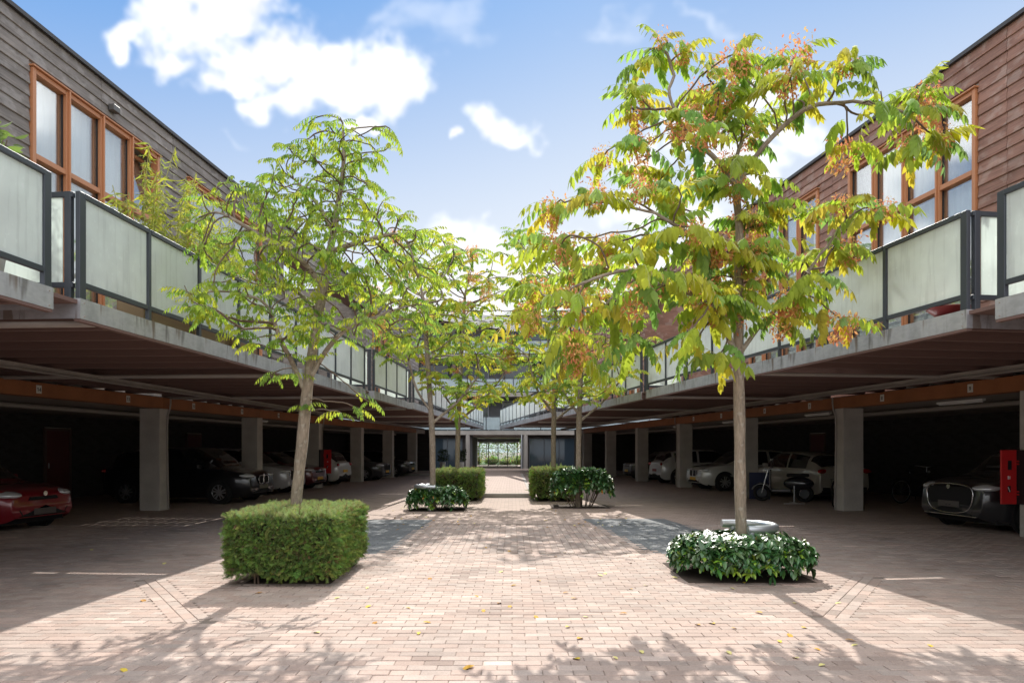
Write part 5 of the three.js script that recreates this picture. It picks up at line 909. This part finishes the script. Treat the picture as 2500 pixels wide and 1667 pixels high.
{
  const o = thing('moped', 'dark moped with chrome headlamp parked under the right gallery', 'moped', V(8.05, 0, -20.2), Math.PI * 0.86), dark = phys([0.02, 0.022, 0.03], 0.25, { clearcoat: 1 });
  for (const x of [-0.58, 0.60]) { const w = sub('wheel', o, V(x, 0.25, 0)); part('tyre', new THREE.TorusGeometry(0.20, 0.05, 10, 32), rubber, w); part('rim', cyl(0.13, 0.13, 0.05, 0, 0, 0, 20).rotateX(Math.PI / 2), bikeM, w); }
  part('body', [new THREE.SphereGeometry(1, 20, 14).scale(0.42, 0.20, 0.16).translate(-0.42, 0.55, 0), rbx(0.55, 0.10, 0.26, 0.03, 0.05, 0.33, 0)], dark, o);
  part('leg_shield', [rbx(0.06, 0.58, 0.36, 0.03, 0.36, 0.66, 0).rotateZ(-0.0)], dark, o); part('front_mudguard', [new THREE.TorusGeometry(0.27, 0.05, 8, 20, 2.4).rotateZ(0.35).translate(0.60, 0.25, 0)], dark, o);
  part('fork', [tube([V(0.60, 0.25, 0.07), V(0.42, 0.95, 0.05)], 0.02, 8), tube([V(0.60, 0.25, -0.07), V(0.42, 0.95, -0.05)], 0.02, 8)], chrome, o);
  part('seat', rbx(0.62, 0.10, 0.26, 0.04, -0.40, 0.79, 0, 2), trimM, o); part('handlebar', tube([V(0.28, 1.02, -0.34), V(0.38, 1.00, -0.1), V(0.38, 1.00, 0.1), V(0.28, 1.02, 0.34)], 0.014, 8), chrome, o);
  part('headlamp', new THREE.SphereGeometry(0.085, 18, 12).translate(0.50, 0.93, 0), lens, o);
  for (const s of [1, -1]) part('mirror', [tube([V(0.34, 1.02, s * 0.2), V(0.32, 1.22, s * 0.3)], 0.006, 6), cyl(0.055, 0.055, 0.015, 0, 0, 0, 16).rotateZ(Math.PI / 2).translate(0.32, 1.25, s * 0.3)], chrome, o);
}
{ const o = solo('blue_board', rbx(0.03, 0.86, 0.62, 0.008, 0, 0.42, 0), std([0.02, 0.028, 0.085], 0.6), 'dark blue board leaning by the column next to the moped', 'board'); o.position.set(7.75, 0, -21.3); o.rotation.set(0, 1.2, 0.18); }
{ const o = thing('floor_stand', 'thin metal floor stand with crossed feet beside the moped', 'stand', V(8.0, 0, -19.3)); part('pole', cyl(0.018, 0.018, 0.5, 0, 0.27, 0, 10), M.galvTube, o); part('foot', bx(0.6, 0.03, 0.05, 0, 0.016, 0), M.darkConcrete, o); part('foot', bx(0.05, 0.026, 0.5, 0, 0.045, 0), M.darkConcrete, o); }
// planters by the far entrance
for (const [tx, n] of [[1081, 0], [1126, 1]]) { const o = thing('planter', n ? 'pale square planter with a small tree by the passage' : 'pale square planter before the dark shopfront', 'planter', V((tx - CX) / F * 44.6, 0.125, -44.6)); part('pot', new THREE.CylinderGeometry(0.26, 0.22, 0.60, 4, 1).rotateY(Math.PI / 4).translate(0, 0.30, 0), M.white, o); const rand = rng(n + 300), list = []; for (let i = 0; i < 260; i++) { const a = rand() * 6.28, r = 0.34 * Math.sqrt(rand()); list.push([V(Math.cos(a) * r, 0.65 + rand() * 0.75, Math.sin(a) * r), V(rand() - 0.5, rand() - 0.3, rand() - 0.5), 1.2, [0.05, 0.09, 0.03], rand() * 6]); } scatter(o, 'foliage', laurels, M.leaf, list); part('stem', tube([V(0, 0.5, 0), V(0.02, 1.1, 0)], 0.015, 6), M.twig, o); }

// ---------------------------------------------------------------- fallen leaves
{
  const rand = rng(404), mats = [[0.62, 0.45, 0.05], [0.55, 0.30, 0.03], [0.42, 0.20, 0.03], [0.66, 0.58, 0.22]].map(c => std(c, 0.8));
  const shapes = [1, 2, 3].map(s => laurelLeaf(s + 20, 0.085 - s * 0.008, 0.02));
  const spots = [[1305, 1505], [990, 1485], [1410, 1562], [1710, 1528], [1775, 1592], [2015, 1625], [2265, 1576], [295, 1635], [920, 1520], [1180, 1490], [1215, 1475], [1260, 1430], [1020, 1370], [1050, 1412], [1360, 1360], [1640, 1410], [1545, 1440], [345, 1466], [640, 1448], [830, 1460], [905, 1480], [222, 1342], [403, 1375], [1070, 1360], [1150, 1330], [1480, 1400], [1940, 1475], [1745, 1525], [1320, 1420], [1245, 1480]];
  for (let i = 0; i < 70; i++) { const th = i % 2; spots.push([th ? 1330 + rand() * 200 : 960 + rand() * 200, 1240 + rand() * 50]); }
  for (let i = 0; i < 40; i++) spots.push([400 + rand() * 1700, 1290 + rand() * 340]);
  spots.forEach(([tx, ty], i) => { const d = F * EYE / (ty - HY), x = (tx - CX) / F * d; if ((x > -3.2 && x < -2 && d > 7.7 && d < 9.4) || d < 4.5) return; const o = solo('fallen_leaf', shapes[i % 3], mats[Math.floor(rand() * 4)], 'small yellow or brown fallen leaf lying on the paving', 'leaf', 'fallen leaves on the paving'); o.position.set(x, 0.012, -d); o.rotation.set(0.15 * (rand() - 0.5), rand() * 6.28, 0.25 * (rand() - 0.5)); o.scale.setScalar(0.75 + 0.6 * rand()); });
}
renderer.render(scene, camera);
